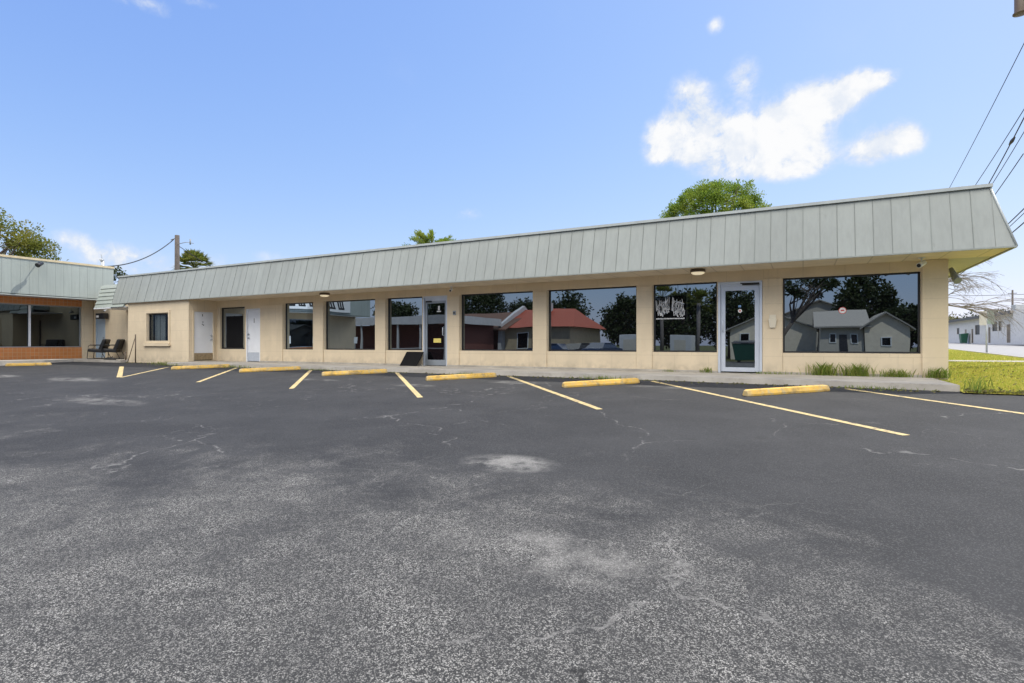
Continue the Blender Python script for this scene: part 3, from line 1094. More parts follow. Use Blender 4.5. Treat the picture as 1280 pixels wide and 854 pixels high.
ys = np.arange(-17.4, .12, .305)
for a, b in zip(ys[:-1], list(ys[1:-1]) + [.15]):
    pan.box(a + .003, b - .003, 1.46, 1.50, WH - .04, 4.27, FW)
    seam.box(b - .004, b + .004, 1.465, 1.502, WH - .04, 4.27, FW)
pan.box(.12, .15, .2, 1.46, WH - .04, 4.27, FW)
fw = two_tone(pan, seam, 'fascia', M['fascia_y_lit'], M['seam'], wing)
mb = MB()
mb.box(-17.42, .17, 1.30, 1.53, 4.27, 4.36, FW)
mb.build('fascia_cap', M['cream'], wing)
mb = MB()
mb.box(-44, -29.1, -17.3, .14, 4.15, 4.24)
mb.build('roof', M['roof'], wing)
mb = MB()
mb.box(-29.02, -28.975, -17.4, .15, WH - .055, WH - .035)
mb.build('eave_trim', M['cap'], wing)

# shop sign further along the wing (it shows mirrored, cut off, in the shop windows)
sg = thing('shop_sign', 'white sign board with slanted black lettering on the wing fascia', 'sign', (-28.9, -12, 3.4))
mb = MB()
mb.box(-15.2, -8.2, 1.52, 1.60, 2.95, 4.1, FW)
mb.build('panel', M['paper'], sg)
mb = MB()
random.seed(5)
a = -14.7
while a < -8.9:
    w = random.uniform(.5, .7)
    for k in range(3):
        q = a + w * k / 3
        mb.quad([FW.p(q, 1.603, 3.12), FW.p(q + .14, 1.603, 3.12), FW.p(q + .14 + .25, 1.603, 3.85), FW.p(q + .25, 1.603, 3.85)])
    mb.quad([FW.p(a, 1.6035, 3.12), FW.p(a + w * .9, 1.6035, 3.12), FW.p(a + w * .9, 1.6035, 3.24), FW.p(a, 1.6035, 3.24)])
    a += w + .22
mb.build('lettering', M['ink'], sg)

for k, y in enumerate((-9.2, -11.3, -15.0)):
    p = thing('parking_sign', 'white parking sign on a thin post before the tiled wing', 'sign', (-28.2, y, gh(y)), 'parking signs along the wing')
    mb = MB()
    mb.tube([(-28.2, y, gh(y) - .05), (-28.2, y, 1.15)], .025)
    mb.build('post', M['grey'], p)
    mb = MB()
    mb.box(-28.17, -28.16, y - .16, y + .16, .72, 1.18)
    mb.build('sign_plate', M['paper'], p)


# ------------------------------------------------------------------ wheel stops
def stop_mesh():
    """concrete parking block: long chamfered loaf with two bolt holes marks"""
    L, W, H = 1.70, .165, .105
    sec = [(-W / 2, 0), (W / 2, 0), (W / 2, H * .35), (W * .33, H), (-W * .33, H), (-W / 2, H * .35)]
    mb = MB()
    ends = [(-L / 2, 1.0), (-L / 2 + .05, 1.0), (L / 2 - .05, 1.0), (L / 2, 1.0)]
    rings = []
    for k, (x, _) in enumerate(ends):
        i = len(mb.v)
        sc = .82 if k in (0, 3) else 1
        for (y, z) in sec:
            mb.v.append((x, y * sc, z * sc if z else 0))
        rings.append(i)
    for a, b in zip(rings[:-1], rings[1:]):
        for j in range(6):
            mb.f.append((a + j, a + (j + 1) % 6, b + (j + 1) % 6, b + j))
            mb.smooth.append(False)
    mb.f.append(tuple(rings[0] + 5 - j for j in range(6)))
    mb.f.append(tuple(rings[-1] + j for j in range(6)))
    mb.smooth += [False, False]
    return mb


STOPS = [((-27.9, -4.35), (-26.1, -3.35), 'yellow parking block in front of the orange tiled shop window'),
         ((-18.2, -3.45), (-17.1, -2.1), 'yellow parking block in front of the recessed dark window and white doors'),
         ((-14.75, -3.50), (-13.6, -2.15), 'yellow parking block right of the narrow white door, before a plain wall panel'),
         ((-11.25, -3.60), (-10.1, -2.25), 'yellow parking block just left of the leaning black board, between two bay lines'),
         ((-7.75, -3.75), (-6.55, -2.40), 'yellow parking block in front of the window that mirrors the red roof'),
         ((-4.22, -3.98), (-3.0, -2.68), 'yellow parking block before the banner window, grass growing behind it'),
         ((-.86, -4.12), (.38, -2.92), 'worn yellow parking block nearest the corner pier, in front of the largest window')]
src = None
for a, b, lab in STOPS:
    a, b = Vector(a), Vector(b)
    c = (a + b) / 2
    ang = math.atan2(b.y - a.y, b.x - a.x)
    if src is None:
        src = stop_mesh().build('parking_block', M['yellow'], None, .008)
        o = src
    else:
        o = src.copy()
        COL.objects.link(o)
    tag(o, lab, 'parking block', 'yellow parking blocks')
    tilt = Matrix.Rotation(math.atan(.042), 4, 'X')
    o.matrix_basis = Matrix.Translation((c.x, c.y, gh(c.y) + .001)) @ tilt @ Matrix.Rotation(ang, 4, 'Z')

# ------------------------------------------------------------------ fixtures
for loc, r, lab in (((-2.15, -.78), .17, 'round lit ceiling lamp under the eave left of the aluminium glass door'),
                    ((-14.35, -.55), .17, 'round lit ceiling lamp under the eave above the fascia sign reflection'),
                    ((-21.3, -.55), .12, 'small round ceiling lamp above the recess with the white doors')):
    if r == .17 and loc[0] < -10:
        lab = 'round lit ceiling lamp under the eave between the two windows mirroring the wing'
    l = thing('ceiling_lamp', lab, 'lamp', (*loc, EZ), 'round lamps under the eave')
    mb = MB()
    mb.lathe([(r * .8, 0), (r, -.02), (r, -.06), (r * .96, -.075)][::-1], (*loc, EZ))
    mb.build('ring', M['bronze'], l)
    mb = MB()
    mb.lathe([(r * .55, -.125), (r * .82, -.105), (r * .92, -.07)], (*loc, EZ))
    mb.build('lens', M['lens'], l)


def camera_unit(pos, aim, lab, s=1.0):
    c = thing('security_camera', lab, 'camera', pos, 'small security cameras under the eave')
    p, d = Vector(pos), Vector(aim).normalized()
    mb = MB()
    mb.lathe([(.05 * s, -.012), (.05 * s, 0)], pos, 14)
    mb.tube([p, p + Vector((0, 0, -.05 * s)), p + Vector((0, 0, -.09 * s)) + d * .02], .014 * s)
    mb.build('bracket', M['white'], c)
    mb = MB()
    q = p + Vector((0, 0, -.10 * s))
    mb.tube([q - d * .08 * s, q - d * .075 * s, q + d * .09 * s, q + d * .10 * s], [.03 * s, .042 * s, .042 * s, .036 * s], 14)
    mb.build('body', M['white'], c)
    mb = MB()
    mb.tube([q + d * .1005 * s, q + d * .106 * s], .03 * s, 14)
    mb.build('lens', M['black'], c)


camera_unit((2.1, -.45, EZ), (-.5, -.8, -.35), 'white bullet camera under the eave near the right corner pier', 1.25)
camera_unit((-9.35, -.3, EZ), (.3, -.9, -.4), 'white bullet camera under the eave right of the inset glass door', 1.0)
camera_unit((-29.0, -.2, 2.24 + .12), (.5, -.8, -.3), 'white camera above the black floodlight in the alcove', 1.0)

b = thing('wall_box', 'small dark box on the pilaster right of the inset glass door', 'box', F0.p(-9.40, .03, 1.6))
mb = MB()
mb.box(-9.45, -9.35, .028, .07, 1.57, 1.70, F0)
mb.build('housing', M['grey'], b, .008)
mb = MB()
mb.box(-9.43, -9.37, .07, .076, 1.61, 1.66, F0)
mb.build('button_plate', M['black'], b)

b = thing('mail_pocket', 'cream plastic wall pocket on the pier right of the aluminium glass door', 'wall pocket', F0.p(-.62, .03, 1.2))
mb = MB()
q = lambda a, d, z: F0.p(a, d, z)
mb.hexa([q(-.68, .075, 1.06), q(-.56, .075, 1.06), q(-.56, .029, 1.06), q(-.68, .029, 1.06)], [q(-.71, .10, 1.27), q(-.53, .10, 1.27), q(-.53, .029, 1.27), q(-.71, .029, 1.27)])
mb.build('holder', M['cream_plastic'], b, .008)
mb = MB()
mb.box(-.69, -.55, .03, .045, 1.272, 1.36, F0)
mb.build('back_plate', M['cream_plastic'], b)

f = thing('corner_floodlight', 'dark floodlight on a bracket at the right wall corner under the soffit', 'floodlight', (2.62, .35, 2.1))
mb = MB()
mb.tube([(2.58, .35, 2.22), (2.66, .35, 2.22), (2.74, .33, 2.14)], .02)
mb.tube([(2.63, .3, 2.4), (2.63, .3, 1.95)], .022)
mb.build('bracket', M['cream_plastic'], f)
mb = MB()
mb.tube([(2.72, .38, 2.26), (2.78, .25, 2.02), (2.80, .20, 1.98)], [.04, .07, .075], 14)
mb.build('lamp_head', M['grey'], f)

f = thing('alcove_floodlight', 'black box floodlight on the alcove wall above the waiting chairs', 'floodlight', F0.p(-29.4, .05, 2.0))
mb = MB()
mb.box(-29.72, -29.02, .06, .28, 1.88, 2.14, F0)
mb.box(-29.42, -29.32, .0, .06, 1.95, 2.07, F0)
mb.build('housing', M['black'], f, .02)
mb = MB()
mb.box(-29.64, -29.42, .281, .286, 1.94, 2.04, F0)
mb.build('lens', M['paper'], f)

f = thing('fascia_floodlight', 'dark floodlight on an arm high on the wing fascia', 'floodlight', (-29, -2.8, 4.1))
mb = MB()
mb.tube([(-29.0, -2.8, 4.15), (-28.75, -2.8, 4.17), (-28.62, -2.8, 4.12)], .022)
mb.build('arm', M['black'], f)
mb = MB()
mb.tube([(-28.66, -2.74, 4.13), (-28.55, -2.95, 4.02), (-28.54, -2.98, 4.0)], [.05, .10, .10], 12)
mb.build('lamp_head', M['black'], f)

# black panel leaning under the third shop window
mb = MB()
mb.hexa([(-11.2, -.46, .0), (-10.53, -.46, .0), (-10.53, -.42, .012), (-11.2, -.42, .012)],
        [(-11.2, -.10, .44), (-10.53, -.10, .44), (-10.53, -.06, .44), (-11.2, -.06, .44)])
lp = mb.build('leaning_board', plain('dull_black_board', (.008, .008, .009), .7, spec=.1), None, .006)
tag(lp, 'black board leaning against the wall beside the inset glass door', 'board')

# linked waiting chairs
def chair_parts(root):
    """local: faces -y, seat 0.54 wide"""
    mb = MB()
    mb.hexa([(-.26, -.32, .33), (.26, -.32, .33), (.26, .22, .29), (-.26, .22, .29)], [(-.26, -.32, .49), (.26, -.32, .49), (.26, .22, .45), (-.26, .22, .45)])
    s = mb.build('seat', M['leather'], root, .035)
    mb = MB()
    mb.hexa([(-.27, .06, .42), (.27, .06, .42), (.27, .26, .42), (-.27, .26, .42)], [(-.27, .25, .92), (.27, .25, .92), (.27, .40, .90), (-.27, .40, .90)])
    b = mb.build('backrest', M['leather'], root, .05)
    for sx in (-.29, .29):
        mb = MB()
        mb.tube([(sx, .38, .02), (sx, -.30, .02), (sx, -.33, .06), (sx, -.30, .40), (sx, -.28, .60), (sx, -.22, .63), (sx, .20, .63), (sx, .24, .60), (sx, .22, .35), (sx, .36, .06), (sx, .38, .02)], .014, 8)
        mb.build('leg_frame', M['black'], root)
        mb = MB()
        mb.box(sx - .025, sx + .025, -.22, .18, .63, .66)
        mb.build('armrest', M['leather'], root, .01)


ch = thing('waiting_chair', 'black padded chair with sled legs in the alcove, nearer the grey door', 'chair', (0, 0, 0), 'black waiting chairs')
chair_parts(ch)
ch.location = (-28.3, -.80, .0)
ch.rotation_euler = (0, 0, R(-48))
c2 = copy_tree(ch)
c2.location = (-27.86, -.42, .0)
c2['label'] = 'black padded chair with sled legs in the alcove, nearer the bay wall'

# odd bits by the alcove step
mb = MB()
pts = [(-26.9, -1.22, .012), (-26.55, -1.28, .03), (-26.2, -1.2, .02), (-26.0, -1.3, .012)]
mb.tube(pts, [.05, .085, .08, .04], 8)
mb.tube([(-26.45, -1.2, .05), (-26.42, -1.15, .16)], .02, 6)
tag(mb.build('rubber_scrap', M['rubber'], None), 'flat black rubber scrap lying at the alcove step', 'scrap')
st = thing('stair_rail', 'thin rusty post with a slanting bar before the beige bay wall', 'rail', (-24.13, -1.45, -.1))
mb = MB()
mb.tube([(-24.13, -1.42, -.12), (-24.13, -1.42, 1.08)], .022)
mb.build('post', M['bronze'], st)
mb = MB()
mb.tube([(-24.13, -1.42, 1.0), (-24.72, -1.42, -.1)], .014)
mb.build('slanting_bar', M['bronze'], st)
mb = MB()
mb.tube([(-25.26, -1.22, -.12), (-25.26, -1.22, .35)], .035)
tag(mb.build('pipe_stub', M['bronze'], None), 'short dark pipe stub at the left corner of the bay wall', 'pipe')


# ------------------------------------------------------------------ plants
def leaf_mesh(name, m, parent, pts, dirs, size, aspect=.5, jitter=1.0):
    """one small folded leaf (a quad) at each point; numpy throughout"""
    n = len(pts)
    d = dirs + rng.normal(0, .6 * jitter, (n, 3))
    d /= np.linalg.norm(d, axis=1)[:, None] + 1e-9
    r = rng.normal(0, 1, (n, 3))
    s = np.cross(d, r)
    s /= np.linalg.norm(s, axis=1)[:, None] + 1e-9
    L = size * rng.uniform(.6, 1.35, (n, 1))
    W = L * aspect
    v = np.stack([pts, pts + d * L * .5 + s * W * .5, pts + d * L, pts + d * L * .5 - s * W * .5], 1).reshape(-1, 3)
    me = bpy.data.meshes.new(name)
    me.from_pydata(v.tolist(), [], np.arange(4 * n).reshape(n, 4).tolist())
    me.update()
    return link(name, me, m, parent)


def tree(label, base, h, crown_c, rad, nclump, nleaf, lsize, leafm, name='tree', bark='bark', tr=.25, group=None, shell=.55, low=-.9, clump=.22, limbs=14, aspect=.5):
    t = thing(name, label, 'tree', base, group)
    bx, by, bz = base
    cc, rad = np.array(crown_c, float), np.array(rad, float)
    d = rng.normal(0, 1, (nclump * 3, 3))
    d /= np.linalg.norm(d, axis=1)[:, None]
    d = d[d[:, 2] > low][:nclump]
    rr = rng.uniform(shell, 1.0, (len(d), 1)) ** .7
    cl = cc + d * rr * rad * rng.uniform(.85 if shell < .9 else .97, 1.08 if shell < .9 else 1.0, (len(d), 1))
    mb = MB()
    fork = Vector((bx + (cc[0] - bx) * .55, by + (cc[1] - by) * .55, bz + (cc[2] - bz) * .55))
    mb.tube([(bx, by, bz - .2), (bx + .05, by, bz + (fork.z - bz) * .4), fork], [tr * 1.35, tr, tr * .75], 9)
    for k in range(min(limbs, len(cl))):
        e = Vector(cl[k])
        m_ = fork.lerp(e, .5) + Vector((rng.uniform(-.4, .4), rng.uniform(-.4, .4), rng.uniform(.1, .6)))
        mb.tube([fork, m_, e], [tr * .55, tr * .28, tr * .08], 6, False)
        for q in range(2):
            j = (k * 3 + q * 7 + 5) % len(cl)
            e2 = Vector(cl[j])
            if (e2 - m_).length < max(rad) * 1.1:
                mb.tube([m_, m_.lerp(e2, .5) + Vector((0, 0, .15)), e2], [tr * .22, tr * .13, tr * .05], 5, False)
    mb.build('trunk', M[bark], t)
    idx = rng.integers(0, len(cl), nleaf)
    sz = clump * rad * rng.uniform(.55, 1.3, (len(cl), 1))
    off = rng.normal(0, 1, (nleaf, 3))
    off /= (np.linalg.norm(off, axis=1)[:, None] + 1e-9)
    off *= rng.uniform(0, 1, (nleaf, 1)) ** .5
    pts = cl[idx] + off * sz[idx]
    leaf_mesh('crown', M[leafm], t, pts, off, lsize, aspect)
    return t


# the big sparse oak behind the wing roof
tree('big sparse oak with yellowing leaves behind the left wing roof', (-49.0, 1.8, .0), 9, (-49.2, 1.6, 6.8), (4.1, 4.1, 3.2), 95, 25000, .19, 'oakleaf', 'oak_tree', shell=.45, clump=.2, tr=.32, limbs=26)
tree('round dome-crowned tree rising behind the long roof', (-6.6, 36, .2), 14, (-6.75, 36, 11.2), (4.2, 4.0, 3.4), 300, 38000, .18, 'pineleaf', 'dome_tree', shell=.80, low=-.25, clump=.115, tr=.30, limbs=44, aspect=.42)
tree('small dark green tree tip between the mast and the mansard end', (-41.2, 6, .0), 4.5, (-41.3, 6, 4.4), (1.0, 1.0, 1.3), 16, 900, .2, 'darkleaf', 'small_tree', clump=.3, tr=.08)

# conifer-like tip above the middle of the roof
tp = thing('pine_tree', 'spiky green tree tip just above the middle of the long roof', 'tree', (-29.4, 26, .2))
mb = MB()
mb.tube([(-29.4, 26, 0), (-29.4, 26, 6), (-29.3, 26, 10.4)], [.28, .2, .05], 8)
pp, dd = [], []
for k in range(60):
    a = rng.uniform(0, 2 * PI)
    z0 = rng.uniform(7.2, 10.0)
    l = (11.1 - z0) * .75 + .3
    e = np.array([math.cos(a) * l, math.sin(a) * l, rng.uniform(.1, .9)])
    b0 = np.array([-29.35, 26, z0])
    mb.tube([b0, b0 + e * .5, b0 + e], [.04, .03, .012], 4, False)
    for q in range(170):
        f_ = rng.uniform(.25, 1.08)
        pp.append(b0 + e * f_ + rng.normal(0, .10, 3))
        dd.append(e / np.linalg.norm(e) + np.array([0, 0, .6]))
mb.build('trunk', M['bark'], tp)
leaf_mesh('crown', M['pineleaf'], tp, np.array(pp), np.array(dd), .26, .22, .6)


def fan_palm(label, base, h, r, nf=54, name='palm_tree'):
    t = thing(name, label, 'palm tree', base)
    b = Vector(base)
    top = b + Vector((0, 0, h))
    mb = MB()
    mb.tube([b - Vector((0, 0, .2)), b + Vector((.05, 0, h * .5)), top], [.22, .17, .19], 10)
    mb.build('trunk', M['barkg'], t)
    mb = MB()
    for k in range(nf):
        a = rng.uniform(0, 2 * PI)
        el = rng.uniform(-.75, 1.45)
        d = Vector((math.cos(a) * math.cos(el), math.sin(a) * math.cos(el), math.sin(el)))
        stem = top + d * r * rng.uniform(.42, .6)
        mb.tube([top, top + d * r * .3, stem], .012, 4, False)
        side = d.cross(Vector((0, 0, 1)))
        side = side.normalized() if side.length > .05 else Vector((1, 0, 0))
        upv = side.cross(d).normalized()
        for j in range(13):
            f_ = (j - 6) / 6 * 1.25
            bl = (d * math.cos(f_) + side * math.sin(f_) + upv * rng.uniform(-.12, .2)).normalized()
            L = r * rng.uniform(.38, .52) * (1 - .25 * abs(f_))
            q = stem + bl * L + Vector((0, 0, -.18 * L))
            md = stem + bl * L * .55
            w = side.cross(bl).cross(bl).normalized() * .085 + side * .03
            mb.quad([stem, md - w, q, md + w])
    mb.build('crown', M['palmleaf'], t)
    return t


fan_palm('round-headed fan palm beside the utility pole behind the roof', (-45.0, 14, .1), 6.95, 1.8, 95)


# bare tree at the right, boughs hanging out past the building corner
bt = thing('bare_tree', 'bare tree with drooping twigs behind the right building corner', 'tree', (4.3, 20, gh(20)))
mb = MB()
tw = []
random.seed(3)


def grow(p, d, l, r, lv):
    k = 4
    pts, rs = [p], [r]
    for i in range(k):
        d = (d + Vector((random.gauss(0, .14), random.gauss(0, .14), random.gauss(0, .10) - (.035 * lv)))).normalized()
        p = p + d * l / k
        pts.append(p)
        rs.append(r * (1 - .55 * (i + 1) / k))
        if lv < 4 and i >= (1 if lv else 2):
            for q in range(2 if lv < 3 else 2):
                a = Vector((random.gauss(.35, .5), random.gauss(0, .5), random.gauss(-.02, .38)))
                grow(p, (d + a).normalized(), l * random.uniform(.5, .72), r * .42, lv + 1)
    mb.tube(pts, rs, 6 if lv < 2 else 4, False)
    if lv >= 3:
        tw.append((p, d))


for dz, ang, ln in ((2.5, .10, 2.6), (2.9, -.05, 2.4)):
    grow(Vector((4.3, 20, dz)), Vector((1, ang, .32)).normalized(), ln, .085, 1)
grow(Vector((4.3, 20, 2.8)), Vector((-.5, .2, .8)).normalized(), 2.2, .1, 1)
mb.tube([(4.3, 20, -.1), (4.2, 20, 1.5), (4.3, 20, 3.0)], [.2, .16, .12], 9)
mb.build('trunk', M['twig'], bt)
for (x, y, h, r, lm, lab) in ((21.5, 108, 5.4, 3.6, 'brownleaf', 'brownish scrub tree behind the far end of the white building'),
                              (27, 104, 5.6, 3.8, 'darkleaf', 'green tree behind the flat roof of the white building'),
                              (34, 108, 6.0, 3.0, 'darkleaf', 'small dark tree beyond the rooftop air units')):
    tree(lab, (x, y, .8), h, (x, y, h * .62 + .8), (r, r, h * .42), 40, 3000, .34, lm, 'scrub_tree', tr=.16, clump=.25)


# grass: the lawn's blades as one mass, wall-foot weeds as tufts one could count
def blades(pts, h, lean, w=.006):
    n = len(pts)
    a = rng.uniform(0, 2 * PI, n)
    L = h * rng.uniform(.5, 1.2, n)
    s = np.stack([np.cos(a), np.sin(a), np.zeros(n)], 1) * w
    b = rng.uniform(0, 2 * PI, n)
    ln = np.stack([np.cos(b), np.sin(b), np.zeros(n)], 1) * (L * lean * rng.uniform(.2, 1, n))[:, None]
    tip = pts + ln + np.stack([np.zeros(n), np.zeros(n), L], 1)
    mid = pts + ln * .35 + np.stack([np.zeros(n), np.zeros(n), L * .6], 1)
    v = np.stack([pts - s, pts + s, mid + s * .8, tip, mid - s * .8], 1).reshape(-1, 3)
    return v, np.arange(5 * n).reshape(n, 5)


n = 52000
yy = -2.65 + (rng.uniform(0, 1, n) ** 1.7) * 34
xx = 2.35 + rng.uniform(0, 1, n) * (np.array([street_x(y) for y in yy]) - .25 - 2.35)
keep = ~((yy > 10.55) & (yy < 12.3)) & ~((yy > -.05) & (xx < 2.66))
xx, yy = xx[keep], yy[keep]
zz = np.array([gh(y) for y in yy]) + .02
v, f_ = blades(np.stack([xx, yy, zz], 1), .055, .8, .007)
me = bpy.data.meshes.new('lawn_grass')
me.from_pydata(v.tolist(), [], f_.tolist())
stuff(link('lawn_grass', me, M['blade']))


def tuft(c, r, h, n, lab, grp, elong=1.0):
    p = np.stack([c[0] + rng.normal(0, r * elong, n), c[1] + rng.normal(0, r * .45, n), np.full(n, c[2])], 1)
    p[:, 1] = np.minimum(p[:, 1], c[1] + .06)
    v, f_ = blades(p, h, .7, .005)
    me = bpy.data.meshes.new('grass_tuft')
    me.from_pydata(v.tolist(), [], f_.tolist())
    return tag(link('grass_tuft', me, M['weed']), lab, 'grass tuft', grp)


tuft((.42, -.16, .0), .15, .27, 240, 'tall green grass tuft at the wall below the largest window, leftmost big one', 'grass tufts at the wall foot')
tuft((1.02, -.17, .0), .16, .26, 280, 'tall green grass tuft at the wall foot, middle of the large window', 'grass tufts at the wall foot')
tuft((1.72, -.15, .0), .15, .17, 200, 'low grass tuft at the wall foot near the corner pier', 'grass tufts at the wall foot')
tuft((2.42, -.16, .0), .11, .20, 170, 'grass tuft in front of the corner pier', 'grass tufts at the wall foot')
for x, y, z, r, h, n, lab in ((-2.05, -.10, 0, .10, .13, 70, 'small weed tuft left of the aluminium glass door sill'),
                              (-.55, -.10, 0, .22, .07, 120, 'thin strip of weeds at the foot of the cream wall pocket pier'),
                              (-2.95, -.09, 0, .10, .06, 50, 'tiny weed tuft under the banner window'),
                              (-3.9, -2.22, -.10, .3, .09, 150, 'weeds along the kerb behind the block before the banner window'),
                              (-7.6, -2.18, -.10, .16, .07, 70, 'weeds at the kerb behind the block by the glass door'),
                              (-17.0, -2.16, -.10, .5, .10, 140, 'weeds at the kerb before the narrow white door'),
                              (-22.2, -1.28, -.10, .5, .10, 140, 'weeds along the foot of the bay wall'),
                              (-20.6, -2.16, -.10, .35, .09, 90, 'weeds at the kerb by the side door step'),
                              (-12.9, -2.18, -.10, .4, .06, 90, 'weeds at the kerb below the window mirroring the wing'),
                              (1.05, -2.52, -.10, .25, .06, 90, 'weeds in the asphalt edge at the right kerb end'),
                              (2.5, -2.6, -.10, .12, .28, 60, 'tall grass stalks at the right end of the walkway')):
    o = tuft((x, y, z), r, h, n, lab, 'small weeds along the kerb and wall', .75 if r < .16 else 1.2)
    if r >= .16:
        o.name = 'kerb_weeds'
        del o['category'], o['group']
        stuff(o)
# straw and dead leaves lying in the lawn, more along its ragged edge to the asphalt
n = 2600
py = -2.72 + np.abs(rng.normal(0, 1, n)) * np.where(rng.uniform(0, 1, n) < .45, .12, 6.0)
px = 2.3 + rng.uniform(0, 1, n) * 5.2
ok = ~((py > -.02) & (px < 2.66)) & (py < 10)
px, py = px[ok], py[ok]
pz = np.array([gh(y) for y in py]) + .045
leaf_mesh('lawn_litter', M['brownleaf'], None, np.stack([px, py, pz], 1), np.tile(np.array([[1.0, .3, .1]]), (len(px), 1)), .06, .4, .7)['kind'] = 'stuff'
# dead leaves and grit along the kerb
mbp = []
n = 900
px = rng.uniform(-25, 2.0, n)
py = -2.16 - np.abs(rng.normal(0, .13, n)) - np.where(px > -2.5, .35 * (px + 2.5) / 4.8, 0)
py = np.where(px < -21, py + .85, py)
pz = np.array([gh(y) for y in py]) + .008
leaf_mesh('fallen_leaves', M['brownleaf'], None, np.stack([px, py, pz], 1), np.tile(np.array([[1.0, 0, .05]]), (n, 1)), .05, .6, .5)['kind'] = 'stuff'

# ------------------------------------------------------------------ poles and wires
po = thing('utility_pole', 'wooden utility pole behind the long roof beside the fan palm', 'utility pole', (-37.2, 8, 0))
mb = MB()
mb.tube([(-37.2, 8, -.3), (-37.2, 8, 4), (-37.2, 8, 8.0)], [.17, .16, .14], 12)
mb.build('pole', M['wood'], po)
mb = MB()
mb.tube([(-37.2, 8, 7.4), (-36.2, 8.0, 7.45), (-35.4, 8.0, 7.3)], .022, 6)
mb.tube([(-35.75, 8, 7.25), (-35.75, 8, 7.62)], .045, 6)
mb.tube([(-37.9, 8, 7.75), (-37.2, 8, 7.85)], .03, 6)
mb.build('bracket', M['grey'], po)
ms = thing('service_mast', 'grey electric service mast at the end of the wing roof', 'mast', (-32.2, 1.2, 3.2))
mb = MB()
mb.tube([(-32.2, 1.2, 3.0), (-32.2, 1.2, 5.0)], .085, 10)
mb.tube([(-32.2, 1.2, 5.0), (-32.25, 1.1, 5.12)], [.1, .05], 10)
mb.build('mast_pipe', M['galv'], ms)
mb = MB()
mb.tube([(-32.2, 1.2, 5.0), (-32.35, 1.2, 5.35)], .018, 6)
mb.build('weather_head', M['grey'], ms)


def cable(name, a, b, sag, r, lab, cat='cable', grp=None, n=24, m='wire'):
    a, b = Vector(a), Vector(b)
    pts = []
    for i in range(n + 1):
        s = i / n
        p = a.lerp(b, s)
        p.z -= sag * 4 * s * (1 - s)
        pts.append(p)
    mb = MB()
    mb.tube(pts, r, 5)
    return tag(mb.build(name, M[m], None), lab, cat, grp)


cable('service_cable', (-32.2, 1.2, 4.72), (-37.6, 8, 7.75), .45, .03, 'thick cable sagging from the service mast up to the wooden pole')
cable('guy_wire', (-37.1, 8, 7.3), (-37.0, 13, 5.0), .1, .022, 'short guy wire slanting down from the wooden pole to the palm')

# street line on the right: pole just outside the view, spans running down the street
PX, PY = 6.32, 8.5
sp = thing('street_pole', 'tall wooden street pole carrying a transformer right of the building', 'utility pole', (PX, PY, gh(PY)))
mb = MB()
mb.tube([(PX, PY, -.3), (PX, PY, 6), (PX, PY, 12.2)], [.17, .15, .12], 12)
mb.build('pole', M['wood'], sp)
mb = MB()
mb.lathe([(.08, 0), (.20, .02), (.20, .05), (.16, .07), (.16, .65), (.10, .76)], (PX - .33, PY, 10.95), 18)
mb.build('transformer', M['bronze'], sp)
mb = MB()
mb.tube([(PX - .33, PY, 11.68), (PX - .33, PY, 11.9)], .04, 8)
mb.build('insulator', M['alud'], sp)
sp2 = thing('street_pole', 'far street pole hidden past the long roof', 'utility pole', (PX + 2.7, PY + 44, gh(PY + 44)))
FXY = (PX + 2.7, PY + 44)
mb = MB()
mb.tube([(FXY[0], FXY[1], 0), (FXY[0], FXY[1], 9.0)], [.17, .12], 12)
mb.build('pole', M['wood'], sp2)
# each span: z at the near pole, z six metres on, z at the far pole
SPANS = [(10.35, 0, 9.9, 8.8, .013, 'thin topmost street wire running from the transformer down behind the roof'),
         (8.05, -.1, 7.65, 8.2, .013, 'upper of the bundled street wires, thin, passing behind the roof corner'),
         (7.92, -.05, 6.95, 7.8, .018, 'thick street cable with a splice, steepest of the bundle'),
         (7.35, -.1, 6.65, 7.6, .012, 'thin street wire just under the thick spliced cable'),
         (6.6, -.15, 6.05, 7.2, .014, 'lower street wire close to the roof corner'),
         (5.05, 0, 4.75, 5.2, .018, 'thick low phone cable meeting the mansard hip edge'),
         (4.85, -.05, 4.55, 5.0, .012, 'thin low phone wire between two thicker ones'),
         (4.6, 0, 4.35, 4.8, .019, 'lowest thick phone cable beside the mansard hip')]
for z0, dx, z1, z2, r, lab in SPANS:
    L = 44.0
    d1 = 6.0
    # quadratic through (0,z0),(d1,z1),(L,z2)
    A = np.array([[d1 * d1, d1], [L * L, L]])
    q = np.linalg.solve(A, np.array([z1 - z0, z2 - z0]))
    pts = [(PX - .12 + dx + .0614 * s, PY + s, z0 + q[0] * s * s + q[1] * s) for s in np.linspace(0, L, 30)]
    mb = MB()
    mb.tube(pts, r, 5)
    if 'with a splice' in lab:
        s = 1.9
        c = Vector((PX - .12 + dx + .0614 * s, PY + s, z0 + q[0] * s * s + q[1] * s))
        mb.tube([c - Vector((0, .25, -.04)), c, c + Vector((0, .25, -.04))], [.03, .06, .03], 8)
    tag(mb.build('street_wire', M['wire'], None), lab, 'wire', 'overhead street wires')

